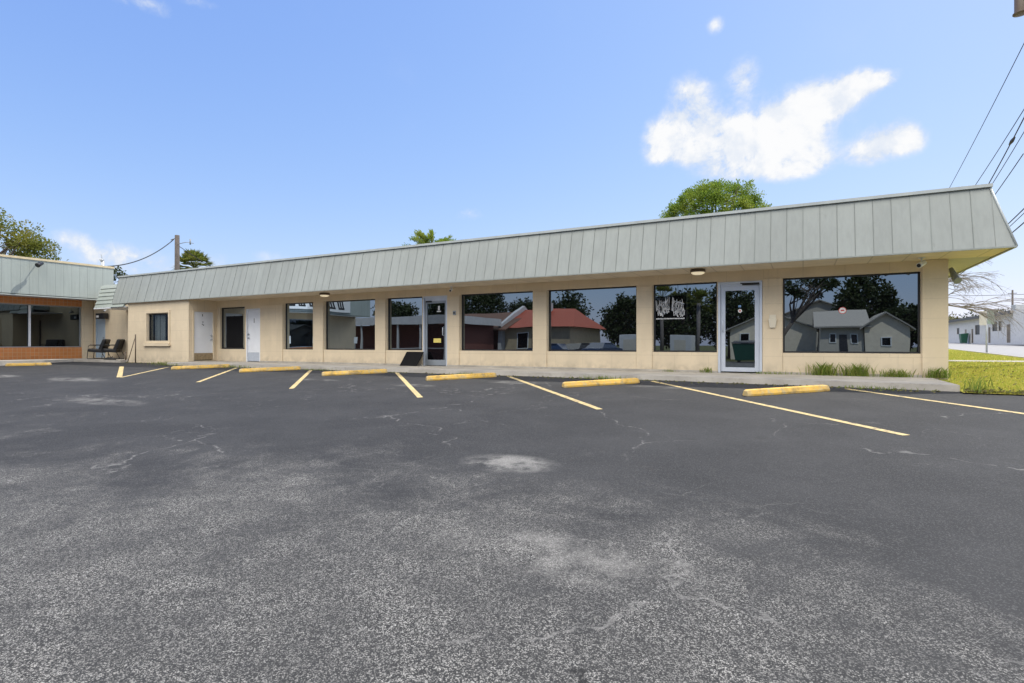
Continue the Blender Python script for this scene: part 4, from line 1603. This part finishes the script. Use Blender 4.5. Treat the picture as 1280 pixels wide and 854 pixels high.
# ------------------------------------------------------------------ across the side street
wb = thing('white_building', 'white single-storey building with a dark eave across the side street', 'building', (26, 75, .8))
FN = Fr((20, 0, 0), (0, -1, 0), (-1, 0, 0))        # facade facing the street; a = -y
ops = [(-78.4, -76.2, 1.9, 3.15), (-71.0, -69.0, 2.2, 3.3), (-68.6, -67.4, 2.2, 3.3), (-88, -86.6, 2.1, 3.0)]
drs = [(-65.7, -64.4, .82, 2.85), (-80.2, -79.2, .82, 2.7), (-72.6, -71.6, .82, 2.7), (-83.5, -82.6, .82, 2.7)]
mb = MB()
holed(mb, FN, -104, -62, .6, 4.0, ops + drs, .12)
mb.box(20.2, 34, 62, 104, .6, 3.98)
mb.build('wall', M['stucco'], wb)
for o_ in ops:
    window(wb, FN, *o_, .08, .06, 'black', 'black')
for o_ in drs:
    mb = MB()
    mb.box(o_[0], o_[1], -.1, -.06, o_[2], o_[3], FN)
    d = mb.build('door', M['bronze'], wb)
    mb = MB()
    mb.box(o_[1] - .16, o_[1] - .08, -.06, -.03, 1.75, 1.85, FN)
    mb.build('handle', M['alud'], d)
mb = MB()
mb.box(19.4, 34.2, 62.02, 104.2, 4.0, 4.22)
mb.build('roof', M['shingle'], wb)
mb = MB()
mb.box(19.35, 19.4, 62.02, 104.2, 3.88, 4.24)
mb.build('eave_trim', M['black'], wb)
mb = MB()
mb.box(19.6, 34, 48, 62, .6, 4.2)
mb.build('front_block', M['stucco'], wb)
for k, (x, y, s) in enumerate(((22.2, 68.5, 1.3), (21.5, 60.5, 1.5))):
    a = thing('roof_air_unit', ('boxy grey air unit on the flat roof beside the thin far pole', 'boxy grey air unit on the near block of the white building')[k], 'air unit', (x, y, 4.2), 'air units on the white building')
    mb = MB()
    z0 = 4.225 if y > 62 else 4.205
    mb.box(x - s * .7, x + s * .7, y - s * .6, y + s * .6, z0, z0 + .95)
    mb.build('housing', M['galv'], a, .03)
    mb = MB()
    for j in range(5):
        mb.box(x - s * .705, x - s * .7, y - s * .5, y + s * .5, z0 + .15 + j * .15, z0 + .2 + j * .15)
    mb.build('vent_slats', M['grey'], a)
fp = thing('thin_pole', 'thin far pole rising behind the white building roof', 'pole', (32, 109, .8))
mb = MB()
mb.tube([(27.1, 91.3, .8), (27.1, 91.3, 8.6)], [.16, .11], 8)
mb.build('shaft', M['wood'], fp)
mb = MB()
mb.tube([(26.6, 91.3, 8.1), (27.6, 91.3, 8.1)], .05, 6)
mb.build('cross_arm', M['wood'], fp)
cable('far_wire', (14.5, 70, 6.6), (34, 74, 7.2), .3, .03, 'faint far wire crossing behind the bare twigs')
gb = thing('wheelie_bin', 'green bin standing by the white building wall', 'bin', (19.4, 81, .8))
mb = MB()
mb.hexa([(19.05, 80.6, .8), (19.65, 80.6, .8), (19.65, 81.5, .8), (19.05, 81.5, .8)], [(18.95, 80.45, 1.95), (19.75, 80.45, 1.95), (19.75, 81.65, 1.95), (18.95, 81.65, 1.95)])
mb.build('body', M['greenbin'], gb, .03)
mb = MB()
mb.hexa([(18.92, 80.42, 1.952), (19.78, 80.42, 1.952), (19.78, 81.68, 1.952), (18.92, 81.68, 1.952)], [(19.0, 80.5, 2.06), (19.78, 80.42, 2.16), (19.78, 81.68, 2.16), (19.0, 81.6, 2.06)])
mb.build('lid', M['greenbin'], gb, .02)

ss = thing('street_sign', 'pair of sign plates on a grey post by the side street, seen from behind', 'sign', (8.95, 25, gh(25)))
mb = MB()
mb.tube([(8.95, 25, gh(25) - .1), (8.95, 25, 2.55)], .045, 8)
mb.build('post', M['galv'], ss)
mb = MB()
mb.box(8.62, 8.93, 24.93, 24.945, 1.72, 2.5)
mb.build('sign_plate', M['signtan'], ss)
mb = MB()
mb.box(8.97, 9.26, 24.93, 24.945, 1.78, 2.58)
mb.build('sign_plate', M['signgreen'], ss)


# ------------------------------------------------------------------ behind the photographer (mirrored in the shop glass)
def gable(name, label, x0, x1, y0, y1, zw, zr, wallm, roofm, axis='x', over=.35, ground=-.67):
    """house whose ridge runs along `axis`"""
    h = thing(name, label, 'house', ((x0 + x1) / 2, (y0 + y1) / 2, ground))
    mb = MB()
    mb.box(x0, x1, y0, y1, ground - .1, zw)
    xm, ym = (x0 + x1) / 2, (y0 + y1) / 2
    if axis == 'x':
        for x, s in ((x0, 1), (x1, -1)):
            mb.quad([(x, y0, zw), (x, y1, zw), (x, ym, zr)][::s])
    else:
        for y, s in ((y0, 1), (y1, -1)):
            mb.quad([(x1, y, zw), (x0, y, zw), (xm, y, zr)][::s])
    mb.build('wall', M[wallm], h)
    mb = MB()
    t = .14
    if axis == 'x':
        k = (zr - zw) / (ym - y0)
        for ye, s in ((y0 - over, 1), (y1 + over, -1)):
            ze = zw - over * k
            mb.hexa([(x0 - over, ye, ze + .02), (x1 + over, ye, ze + .02), (x1 + over, ym, zr + .02), (x0 - over, ym, zr + .02)],
                    [(x0 - over, ye, ze + t), (x1 + over, ye, ze + t), (x1 + over, ym, zr + t), (x0 - over, ym, zr + t)])
    else:
        k = (zr - zw) / (xm - x0)
        for xe in (x0 - over, x1 + over):
            ze = zw - over * k
            mb.hexa([(xe, y0 - over, ze + .02), (xm, y0 - over, zr + .02), (xm, y1 + over, zr + .02), (xe, y1 + over, ze + .02)],
                    [(xe, y0 - over, ze + t), (xm, y0 - over, zr + t), (xm, y1 + over, zr + t), (xe, y1 + over, ze + t)])
    mb.build('roof', M[roofm], h)
    return h


def openings(h, y, wins=(), doors=()):
    FO = Fr((0, y, 0), (1, 0, 0), (0, 1, 0))
    for a0, a1, z0, z1 in wins:
        mb = MB()
        mb.ring(a0, a1, z0, z1, .07, .0, .05, FO)
        w = mb.build('window', M['paper'], h)
        mb = MB()
        mb.box(a0 + .07, a1 - .07, .005, .02, z0 + .07, z1 - .07, FO)
        mb.build('pane', M['glassi'], w)
    for a0, a1, z0, z1 in doors:
        mb = MB()
        mb.box(a0, a1, .005, .04, z0, z1, FO)
        mb.build('door', M['cardark'], h)


# porch row with white fascia next to the wing
pr = thing('porch_building', 'brick row with a white porch fascia and thin posts past the wing', 'building', (-33, -27, -.66))
mb = MB()
mb.box(-44, -27.2, -33, -26.5, -.7, 2.5)
mb.build('wall', M['brick'], pr)
mb = MB()
mb.box(-44, -26.6, -33.3, -24.3, 2.95, 3.1)
mb.build('roof', M['shingle'], pr)
mb = MB()
mb.box(-44, -26.55, -24.3, -24.2, 2.45, 3.15)
mb.box(-26.6, -26.5, -33.3, -24.3, 2.45, 3.15)
mb.build('fascia', M['stucco'], pr)
for x in (-36.5, -33.6, -32.2, -29.6, -27):
    mb = MB()
    mb.box(x - .07, x + .07, -24.5, -24.36, -.7, 2.45)
    mb.build('post', M['stucco'], pr)
mb = MB()
mb.box(-33.5, -27, -24.46, -24.40, .25, .32)
mb.build('rail', M['stucco'], pr)

h = gable('brick_house', 'brick house with a brown shingled porch roof facing the parking lot', -34.0, -27.0, -42, -34, 2.4, 3.9, 'brick', 'brownroof', 'x', 1.2)
openings(h, -34, [(-33.2, -31.8, .3, 1.6), (-29.2, -28.2, .3, 1.6)], [(-30.9, -30.0, -.6, 1.5)])
for x in (-33.6, -31.2, -27.6):
    mb = MB()
    mb.box(x - .2, x + .2, -32.9, -32.5, -.7, 1.75)
    mb.build('porch_column', M['brick'], h)
h = thing('red_roof_building', 'tan building under a hipped red tile roof across the lot', 'house', (-23, -38.5, -.67))
mb = MB()
mb.box(-26.6, -19.6, -43, -34.2, -.77, 2.5)
mb.build('wall', M['tan'], h)
mb = MB()
A_, B_, C_, D_ = (-26.6, -33.6, 2.3), (-19.0, -33.6, 2.3), (-19.0, -43.6, 2.3), (-26.6, -43.6, 2.3)
E_, F_ = (-26.6, -38.6, 4.35), (-20.8, -38.6, 4.35)
mb.quad([B_, A_, E_, F_])
mb.quad([C_, B_, F_])
mb.quad([D_, C_, F_, E_])
mb.quad([A_, B_, C_, D_])
mb.quad([A_, D_, E_])
mb.build('roof', M['redroof'], h)
mb = MB()
for x0, x1 in ((-26.95, -26.65),):
    mb.hexa([(x0, -43.8, -.7), (x1, -43.8, -.7), (x1, -33.4, -.7), (x0, -33.4, -.7)], [(x0, -43.8, 2.6), (x1, -43.8, 2.6), (x1, -33.4, 2.6), (x0, -33.4, 2.6)])
    for x in (x0, x1):
        mb.quad([(x, -43.8, 2.6), (x, -33.4, 2.6), (x, -38.6, 4.75)][::(1 if x == x1 else -1)])
    mb.quad([(x0, -33.4, 2.6), (x1, -33.4, 2.6), (x1, -38.6, 4.75), (x0, -38.6, 4.75)])
mb.build('gable_parapet', M['stucco'], h)
openings(h, -34.2, [(-25.2, -23.9, .2, 1.8), (-22.4, -21.7, .2, 1.7)], [(-23.5, -22.7, -.6, 1.6)])
mb = MB()
mb.box(-23.9, -22.9, -38.2, -37.2, 3.6, 4.9)
mb.build('chimney', M['stucco'], h)
h = gable('gable_house', 'white clapboard house with its gable to the lot behind the dumpster', -6.0, 1.0, -50, -41, 2.0, 3.6, 'cream_clad', 'shingle', 'y', .4)
openings(h, -41, [(-3.9, -3.0, .9, 1.5), (-5.2, -4.4, .4, 1.6)])
h = gable('small_house', 'small pale house with shingled roof and a shed gable', 1.2, 4.2, -44, -36.5, 2.1, 3.4, 'stuccog', 'shingle', 'x', .5)
openings(h, -36.5, [(1.9, 2.4, .7, 1.5), (3.3, 3.8, .7, 1.5)], [(2.6, 3.1, -.6, 1.4)])
h = gable('shed_house', 'pale gabled shed joined to the small house', 4.25, 7.0, -43, -36.2, 2.0, 3.0, 'cream_clad', 'shingle', 'y', .35)
openings(h, -36.2, [(5.3, 5.9, .6, 1.3)])
h = gable('big_house', 'large grey house behind the small pale house', -3.5, 6.5, -66, -55, 3.4, 5.6, 'stuccog', 'shingle', 'y', .4)
openings(h, -55, [(-.5, .8, .5, 1.8), (2.5, 3.8, .5, 1.8)])
d = thing('dumpster', 'green steel dumpster standing across the lot', 'dumpster', (-3.4, -31, -.66))
mb = MB()
mb.hexa([(-4.5, -32, -.5), (-2.3, -32, -.5), (-2.3, -30.4, -.5), (-4.5, -30.4, -.5)], [(-4.7, -32.1, .55), (-2.1, -32.1, .75), (-2.1, -30.2, .75), (-4.7, -30.2, .75)])
mb.build('body', M['greenbin'], d, .03)
mb = MB()
mb.hexa([(-4.75, -32.1, .76), (-2.05, -32.1, .76), (-2.05, -30.15, .76), (-4.75, -30.15, .76)], [(-4.7, -32.1, .95), (-2.1, -32.1, .95), (-2.1, -30.2, .82), (-4.7, -30.2, .82)])
mb.build('lid', M['cardark'], d)
mb = MB()
mb.box(-2.9, -2.3, -30.28, -30.2, .1, .5)
mb.build('label_plate', M['paper'], d)
for x in (-4.3, -2.5):
    mb = MB()
    mb.box(x - .1, x + .1, -31.4, -31.0, -.66, -.49)
    mb.build('foot', M['cardark'], d)


def car(label, x, y, rot, m, grp='cars parked across the lot'):
    c = thing('parked_car', label, 'car', (0, 0, 0), grp)
    mb = MB()
    prof = [(-2.2, .35), (-2.25, .7), (-2.1, .92), (-1.2, .98), (-.6, 1.42), (.9, 1.45), (1.6, 1.0), (2.15, .95), (2.25, .6), (2.2, .35)]
    for s, t in zip(prof[:-1], prof[1:]):
        w0 = .85 if s[1] < 1.1 else .66
        w1 = .85 if t[1] < 1.1 else .66
        mb.quad([(s[0], -w0, s[1]), (s[0], w0, s[1]), (t[0], w1, t[1]), (t[0], -w1, t[1])])
    for sg in (-1, 1):
        mb.quad([(p[0], sg * (.85 if p[1] < 1.1 else .66), p[1]) for p in prof][::-sg])
    mb.quad([(-2.2, -.85, .35), (2.2, -.85, .35), (2.2, .85, .35), (-2.2, .85, .35)])
    mb.build('body', m, c)
    for sg in (-1, 1):
        mb = MB()
        mb.quad([(-.95, sg * .80, 1.02), (-.52, sg * .70, 1.37), (.85, sg * .70, 1.38), (1.35, sg * .80, 1.02)][::sg])
        mb.build('window', M['glassi'], c)
        for wx in (-1.4, 1.4):
            mb = MB()
            mb.lathe([(.2, 0), (.33, .0), (.33, .2), (.2, .2)], (wx, sg * .78 + .1, .33), 16, 'y')
            w = mb.build('wheel', M['rubber'], c)
        mb = MB()
        mb.box(2.2, 2.27, sg * .75 - .12, sg * .75 + .12, .62, .78)
        mb.build('headlight', M['paper'], c)
    c.location = (x, y, -.66)
    c.rotation_euler = (0, 0, rot)
    return c


car('dark blue car parked before the red roofed building', -20.0, -31.2, R(8), M['carblue'])
car('silver car parked across the lot beside the pale trailer', -15.8, -33.0, R(80), M['carsilver'])
car('dark car parked behind the pale trailer', -18.0, -37.0 + 4.5, R(95), M['cardark'])
car('silver hatchback parked under the evergreens', -17.3, -35.5, R(12), M['carsilver'])
car('dark blue car nose-in before the pale trailer', -15.2, -31.0, R(100), M['carblue'])
for x, y, sx, lab in ((-13.9, -36, 1.0, 'pale box trailer parked by the red roofed building'), (-9.6, -37, .9, 'white utility cabin under the dark trees')):
    t_ = thing('box_trailer', lab, 'trailer', (x, y, -.66), 'white box trailers')
    mb = MB()
    mb.box(x - sx, x + sx, y - 1, y + 1, -.2, 1.55)
    mb.build('box', M['stucco'], t_, .04)
    mb = MB()
    mb.box(x - sx * .6, x + sx * .4, y + 1.0, y + 1.02, .1, 1.1)
    mb.build('door', M['stuccog'], t_)
    for q in (-.5, .5):
        mb = MB()
        mb.lathe([(.2, 0), (.3, 0), (.3, .2), (.2, .2)], (x + q * sx, y + .95, -.36), 16, 'y')
        mb.build('wheel', M['rubber'], t_)

back = [(-39.5, -50, 9.4, 4.2), (-33.2, -52, 6.9, 2.4), (-27, -52, 7.6, 3.0), (-19.2, -51, 6.9, 2.7), (-12.2, -48, 6.7, 3.2), (-7.2, -52, 7.6, 3.0),
        (5.3, -50, 8.3, 2.8), (9.3, -47, 4.8, 2.6), (-52, -48, 7.0, 3.6), (-46, -52, 7.6, 3.4)]
tl = ['broad dark evergreen behind the brick house', 'smaller evergreen between the brick house and the red roof', 'tall evergreen behind the red tile roof', 'evergreen behind the pale box trailer',
      'dark evergreen behind the white utility cabin', 'evergreen left of the gable house', 'round oak behind the small pale house', 'low evergreen right of the pale shed',
      'evergreen at the far left of the row', 'evergreen behind the porch row']
for (x, y, h, r), lab in zip(back, tl):
    tree(lab, (x, y, -.66), h, (x, y, h * .58 - .66), (r, r * .8, h * .46), 120, 9000, .36, 'darkleaf', 'evergreen_tree', tr=.28, clump=.24, group='evergreens behind the lot', aspect=.55)
fan_palm('fan palm among the evergreens across the lot', (-8.8, -40, -.66), 5.2, 1.7, 34)
fan_palm('taller fan palm left of the white utility cabin', (-12.4, -41, -.66), 6.0, 1.7, 34)
# low oak bough that shows at the top of the largest window
tree('near live oak with hanging boughs beside the lot entrance', (-1.75, -26.5, -.66), 6.5, (.4, -26.5, 4.5), (2.0, 1.6, .75), 22, 1700, .2, 'darkleaf', 'live_oak_tree', tr=.17, clump=.2)

# ------------------------------------------------------------------ sky, sun, camera
SOUTH_FILL = 4.7
SUN_EL, SUN_AZ = R(56), math.atan2(.6, .8)       # azimuth from +y toward +x
world = bpy.data.worlds.new('World')
SC.world = world
world.use_nodes = True
t = NT(world.node_tree)
bg = t.n['Background']
sky = t.new('ShaderNodeTexSky', sky_type='NISHITA')
sky.sun_disc = False
sky.sun_elevation = SUN_EL
sky.sun_rotation = SUN_AZ
sky.altitude = 0
sky.air_density = 1.0
sky.dust_density = .6
sky.ozone_density = 1.6
# clouds: soft clumps at fixed compass bearings and heights, broken up by noise on the view direction
tc = t.new('ShaderNodeTexCoord')
dirv = tc.outputs['Generated']
dx, dy, dz = t.sep(dirv)
az = t.math('ARCTAN2', dx, dy)
el = t.math('ARCSINE', dz)
CLOUDS = [(862, 128, 28, 30, 1.1), (885, 165, 38, 24, 1.05), (930, 178, 46, 26, 1.2), (985, 168, 46, 34, 1.25), (1020, 132, 46, 28, 1.2), (1070, 106, 40, 17, 1.05), (1105, 100, 22, 10, .7),
          (930, 96, 22, 26, .9), (822, 178, 22, 25, 1.1), (852, 192, 26, 13, .95), (905, 212, 40, 16, .85), (985, 212, 44, 14, .85), (1025, 196, 22, 14, .6),
          (1112, 174, 34, 22, 1.2), (1082, 190, 26, 16, 1.0), (1138, 176, 20, 14, .85), (893, 32, 15, 10, .66), (587, 268, 24, 9, .55), (180, 6, 50, 10, .7), (240, 0, 40, 8, .5),
          (130, 318, 40, 20, .85), (180, 332, 50, 20, .8), (255, 330, 40, 14, .7), (85, 298, 30, 12, .55), (340, 322, 60, 10, .45)]
field = None
for px, py, sx, sy, k in CLOUDS:
    tx = (px - 640) / 685
    ty = (430 - py) / 685
    v = Vector((-.469 + .883 * tx, .883 + .469 * tx, ty)).normalized()
    a0, e0 = math.atan2(v.x, v.y), math.asin(v.z)
    ca = 1 / (1 + tx * tx)
    wa, we = sx / 685 * ca, sy / 685 * math.sqrt(ca)
    u = t.math('DIVIDE', t.math('SUBTRACT', az, a0), wa)
    w = t.math('DIVIDE', t.math('SUBTRACT', el, e0), we)
    g = t.math('MULTIPLY', t.math('EXPONENT', t.math('MULTIPLY', t.math('ADD', t.math('MULTIPLY', u, u), t.math('MULTIPLY', w, w)), -1.0)), k)
    field = g if field is None else t.math('ADD', field, g)
nz = t.noise(dirv, 11, 10, .66, .35)
nz2 = t.noise(dirv, 2.2, 4, .5)
dens = t.math('MULTIPLY', field, t.ramp(t.math('ADD', t.math('MULTIPLY', nz, .72), t.math('MULTIPLY', t.noise(dirv, 30, 8, .6, .2), .28)), .34, .66, .12, 1.88, 'LINEAR'))
mask = t.ramp(dens, .22, 1.12)
thin = t.math('MULTIPLY', t.ramp(t.noise(t.coords() if False else dirv, 5.0, 6, .6), .60, .85), .06)
mask = t.math('MAXIMUM', mask, thin)
mask = t.math('MULTIPLY', mask, .97)
# the sky's own colours, held back near the sun as the photograph's wide exposure does
UNIT = .15 * 2 ** .75
r0, g0, b0 = t.sep(sky.outputs[0])
comb = t.new('ShaderNodeCombineXYZ')
for k, (c, hi, lo) in enumerate(((r0, .90, .45), (g0, 1.17, .75), (b0, 3.0, 2.2))):
    d = t.math('MULTIPLY', c, UNIT)
    d = t.math('DIVIDE', t.math('MULTIPLY', d, hi), t.math('ADD', t.math('MULTIPLY', d, lo), 1.0))
    t.put(comb.inputs[k], t.math('DIVIDE', d, UNIT))
CL = .99 / UNIT
shade = t.mix(t.ramp(t.math('ADD', nz, t.math('MULTIPLY', t.ramp(dens, .5, 1.6), .25)), .40, .80), (CL * .74, CL * .81, CL * .93), (CL, CL, CL))
up = t.new('ShaderNodeVectorMath', operation='ADD')
t.put(up.inputs[0], dirv)
up.inputs[1].default_value = (.012, .0, .030)
rel = t.math('SUBTRACT', t.noise(dirv, 13, 6, .55, .2), t.noise(up.outputs[0], 13, 6, .55, .2))
shade = t.mix(t.math('MULTIPLY', t.ramp(rel, .02, -.14), .5), shade, (CL * .70, CL * .78, CL * .91))
base = t.mix(mask, comb.outputs[0], shade)
# added unseen cloud bank in the southern sky, brightened to fill the shaded front
edge_n = t.math('MULTIPLY', t.math('SUBTRACT', t.noise(dirv, 4.5, 8, .62, .3), .5), .55)
hi = t.ramp(t.math('ADD', dz, edge_n), .24, .46)
so_ = t.ramp(dy, -.02, -.38)
brk = t.ramp(t.noise(dirv, 3.4, 9, .62, .3), .36, .56, .12, 1.0)
SB = SOUTH_FILL / UNIT
bank = t.math('MULTIPLY', t.math('MULTIPLY', hi, so_), brk)
t.put(bg.inputs['Color'], t.mix(bank, base, (SB, SB * .95, SB * .86)))
bg.inputs['Strength'].default_value = .15

sl = bpy.data.lights.new('sun', 'SUN')
sl.energy = 2.4
sl.angle = R(.55)
sl.color = (1, .95, .86)
so = bpy.data.objects.new('sun', sl)
COL.objects.link(so)
sd = Vector((math.sin(SUN_AZ) * math.cos(SUN_EL), math.cos(SUN_AZ) * math.cos(SUN_EL), math.sin(SUN_EL)))
so.rotation_euler = sd.to_track_quat('Z', 'Y').to_euler()
so.location = sd * 60

cam = bpy.data.cameras.new('camera')
co = bpy.data.objects.new('camera', cam)
COL.objects.link(co)
co.location = (0, -14, .69)
co.rotation_euler = (R(90), 0, math.atan2(.469, .883))
cam.sensor_width = 36
cam.lens = 685 / 1280 * 36
cam.shift_y = 3 / 1280
cam.clip_start, cam.clip_end = .05, 2000
SC.camera = co
vs = SC.view_settings
vs.view_transform = 'Standard'
vs.look = 'None'
vs.gamma = 1
vs.use_curve_mapping = False
vs.exposure = .75
SC.cycles.max_bounces = 8
SC.cycles.use_denoising = True
